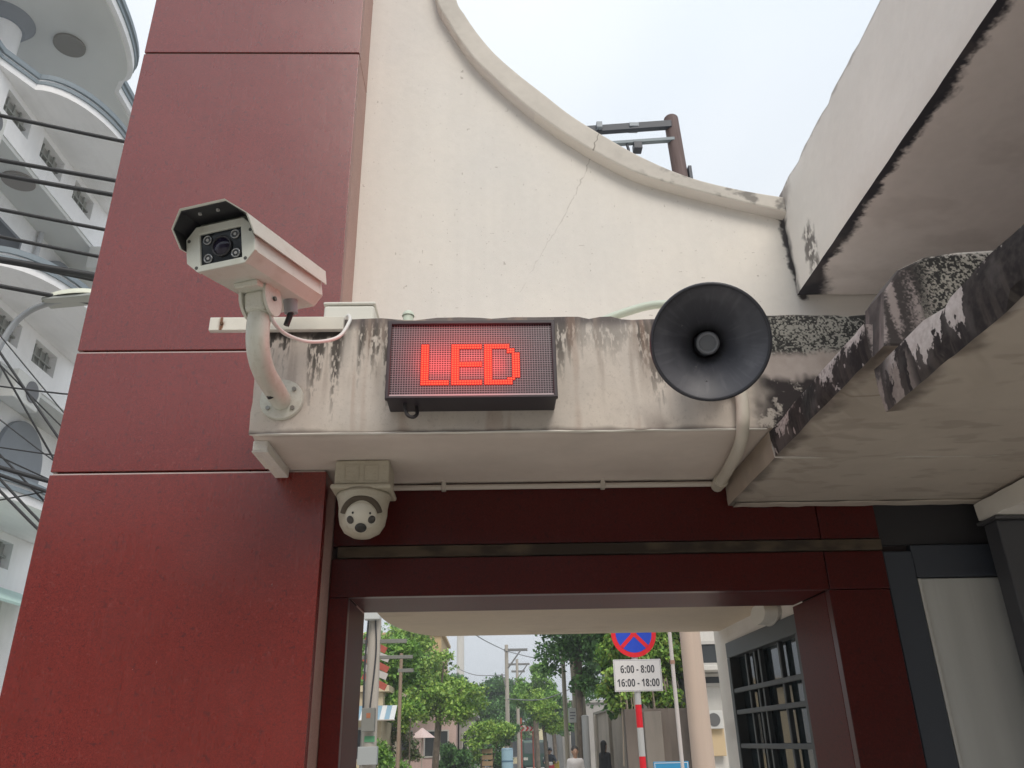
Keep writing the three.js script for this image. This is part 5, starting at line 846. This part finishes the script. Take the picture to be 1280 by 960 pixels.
function person(label, pos, turn, S, { top, bottom, longHair, dress }) {
  const t = thing('person', label, 'person', pos); t.rotation.y = turn; t.scale.set(0.86, 1, 0.86);
  const y = (v) => v * S, hip = 0.50, sh = 0.815;
  const leg = (s, f) => [[[s * 0.05, y(hip), 0], [s * 0.055, y(0.285), f * 0.04], 0.072, 0.05], [[s * 0.055, y(0.285), f * 0.04], [s * 0.055, y(0.05), -f * 0.05], 0.05, 0.033], [[s * 0.055, y(0.04), -f * 0.05], [s * 0.06, y(0.02), -f * 0.05 + 0.13], 0.035, 0.028]];
  const hand = (s, f) => [[[s * 0.21, y(0.47), f * 0.06], [s * 0.205, y(0.43), f * 0.08], 0.024, 0.022], ...[-0.018, -0.006, 0.006, 0.018].map((o, i) => [[s * 0.205, y(0.43), f * 0.08 + o], [s * 0.195, y(0.385 + (i % 3) * 0.006), f * 0.09 + o], 0.009, 0.007]), [[s * 0.2, y(0.46), f * 0.06 + 0.02], [s * 0.185, y(0.43), f * 0.06 + 0.045], 0.01, 0.008]];
  const arm = (s, f, e = 0) => [[[s * 0.165, y(sh - 0.01), 0], [s * 0.205, y(0.635), -f * 0.02], 0.046 + e, 0.038 + e], [[s * 0.205, y(0.635), -f * 0.02], [s * 0.21, y(0.475), f * 0.06], 0.036 + e, 0.025 + e]];
  const torso = (e) => [[[0, y(0.53), 0], [0, y(0.62), 0], 0.105 + e, 0.095 + e, 1.35], [[0, y(0.62), 0], [0, y(0.77), 0.01], 0.095 + e, 0.11 + e, 1.4], [[-0.13, y(sh - 0.015), 0], [0.13, y(sh - 0.015), 0], 0.055 + e, 0.055 + e]];
  const head = [[[0, y(0.82), 0], [0, y(0.875), 0.01], 0.05, 0.048], [[0, y(0.93), 0.005], [0, y(0.955), 0], 0.072, 0.078], [[0, y(0.895), 0.03], [0, y(0.93), 0.03], 0.045, 0.055], [[0, y(0.918), 0.088], [0, y(0.935), 0.08], 0.013, 0.01], [[-0.078, y(0.925), 0], [-0.08, y(0.94), 0], 0.016, 0.018], [[0.078, y(0.925), 0], [0.08, y(0.94), 0], 0.016, 0.018]];
  const lo = [-0.45, 0, -0.45], hi = [0.45, S * 1.02, 0.45];
  part(t, 'body', field([...leg(-1, 1), ...leg(1, -1), ...torso(0), ...arm(-1, 1), ...arm(1, -1), ...head, ...hand(-1, 1), ...hand(1, -1)], lo, hi, 84, 0.03), skin);
  part(t, dress ? 'dress' : 'shirt', field([...torso(0.014), ...arm(-1, 1, 0.012).slice(0, dress ? 2 : 1), ...arm(1, -1, 0.012).slice(0, dress ? 2 : 1), ...(dress ? [[[0, y(0.54), 0], [0, y(0.33), 0], 0.13, 0.16, 1.2]] : [])], lo, hi, 76, 0.04), top);
  if (!dress) part(t, 'trousers', field([...leg(-1, 1).slice(0, 2), ...leg(1, -1).slice(0, 2), [[-0.04, y(0.52), 0], [0.04, y(0.52), 0], 0.105, 0.105]].map((b) => [b[0], b[1], b[2] + 0.016, b[3] + 0.02, b[4]]), lo, hi, 76, 0.04), bottom);
  const hr = [[[0, y(0.958), -0.012], [0, y(0.965), -0.02], 0.086, 0.088], [[0, y(0.92), -0.03], [0, y(0.96), -0.03], 0.068, 0.08]]; if (longHair) hr.push([[0, y(0.92), -0.045], [0, y(0.77), -0.085], 0.07, 0.045, 1.1]);
  part(t, 'hair', field(hr, [-0.2, y(0.7), -0.25], [0.2, y(1.05), 0.15], 44, 0.03), hairM);
  for (const s of [-1, 1]) { const g = new THREE.SphereGeometry(0.009, 8, 6); g.translate(s * 0.032, y(0.938), 0.074); part(t, 'eye', g, hairM); }
  return t;
}
person('person in a white shirt walking up the street beside the grey post', [1.80, 0, -19.6], 0.15, 1.50, { top: std([0.66, 0.63, 0.62], 0.8), bottom: std([0.1, 0.1, 0.13], 0.8) });
person('person with long hair in a black dress walking away by the garden wall', [2.76, 0, -22], 2.2, 1.60, { top: std([0.016, 0.016, 0.02], 0.75), dress: true, longHair: true });
{ // scooter and rider
  const t = thing('scooter', 'red scooter with a yellow box waiting in the road', 'scooter', [2.15, 0, -34]);
  const rd = std([0.50, 0.02, 0.03], 0.35), yl = std([0.55, 0.42, 0.05], 0.5), rub = std([0.02, 0.02, 0.02], 0.8);
  for (const z of [-0.6, 0.6]) { const g = new THREE.TorusGeometry(0.22, 0.055, 10, 28); g.rotateY(Math.PI / 2); g.translate(0, 0.275, z); part(t, 'wheel', g, rub); part(t, 'hub', rod([-0.05, 0.275, z], [0.05, 0.275, z], 0.1, 0.1, 16), std([0.3, 0.3, 0.3], 0.4, { metalness: 0.6 })); }
  part(t, 'body', merge([bx(-0.14, 0.14, 0.42, 0.74, -0.7, 0.1, 0.08), bx(-0.12, 0.12, 0.28, 0.36, -0.05, 0.45, 0.03), bx(-0.17, 0.17, 0.3, 0.98, 0.38, 0.48, 0.04)]), rd); part(t, 'seat', bx(-0.13, 0.13, 0.742, 0.84, -0.62, 0.08, 0.04), rub); part(t, 'handlebar', rod([-0.34, 1.05, 0.42], [0.34, 1.05, 0.42], 0.018), rub); part(t, 'headlight', bx(-0.08, 0.08, 0.96, 1.1, 0.44, 0.53, 0.03), std([0.7, 0.7, 0.7], 0.2)); part(t, 'storage_box', bx(0.16, 0.42, 0.55, 1.12, -0.45, -0.05, 0.03), yl);
  t.scale.setScalar(0.85); const p = thing('person', 'person in dark clothes and a black helmet sitting on the red scooter', 'person', [2.15, 0, -34]);
  p.scale.setScalar(0.85);
  const L = (s) => [[[s * 0.09, 0.86, -0.25], [s * 0.15, 0.80, 0.16], 0.085, 0.06], [[s * 0.15, 0.80, 0.16], [s * 0.13, 0.42, 0.18], 0.058, 0.042], [[s * 0.13, 0.40, 0.18], [s * 0.13, 0.385, 0.32], 0.04, 0.035]], A = (s) => [[[s * 0.18, 1.32, -0.2], [s * 0.27, 1.12, 0.04], 0.052, 0.042], [[s * 0.27, 1.12, 0.04], [s * 0.26, 1.075, 0.36], 0.04, 0.03]], H = (s) => [[[s * 0.26, 1.075, 0.36], [s * 0.26, 1.07, 0.41], 0.03, 0.03], ...[-0.03, -0.01, 0.01, 0.03].map((o) => [[s * 0.26 + o, 1.08, 0.41], [s * 0.26 + o, 1.045, 0.45], 0.01, 0.009])];
  const lo = [-0.6, 0.3, -0.6], hi = [0.6, 1.75, 0.6], T = [[[0, 0.9, -0.25], [0, 1.15, -0.22], 0.13, 0.12, 1.3], [[0, 1.15, -0.22], [0, 1.30, -0.18], 0.12, 0.11, 1.45]];
  part(p, 'body', field([...L(-1), ...L(1), ...A(-1), ...A(1), ...H(-1), ...H(1), ...T, [[0, 1.35, -0.18], [0, 1.45, -0.14], 0.055, 0.055], [[0, 1.52, -0.12], [0, 1.56, -0.12], 0.09, 0.09], [[0, 1.5, -0.03], [0, 1.51, -0.03], 0.02, 0.02]], lo, hi, 80, 0.03), skin);
  const G = (l, e) => l.map((b) => [b[0], b[1], b[2] + e, b[3] + e, b[4]]);
  part(p, 'jacket', field(G([...A(-1), ...A(1), ...T], 0.015), lo, hi, 72, 0.04), std([0.03, 0.035, 0.05], 0.8)); part(p, 'trousers', field(G([...L(-1).slice(0, 2), ...L(1).slice(0, 2)], 0.014), lo, hi, 72, 0.04), std([0.06, 0.06, 0.08], 0.8));
  const h = new THREE.SphereGeometry(0.135, 28, 16, 0, 7, 0, 1.9); h.rotateX(-0.25); h.translate(0, 1.57, -0.13); part(p, 'helmet', h, std([0.02, 0.02, 0.025], 0.2));
}

renderer.render(scene, camera);
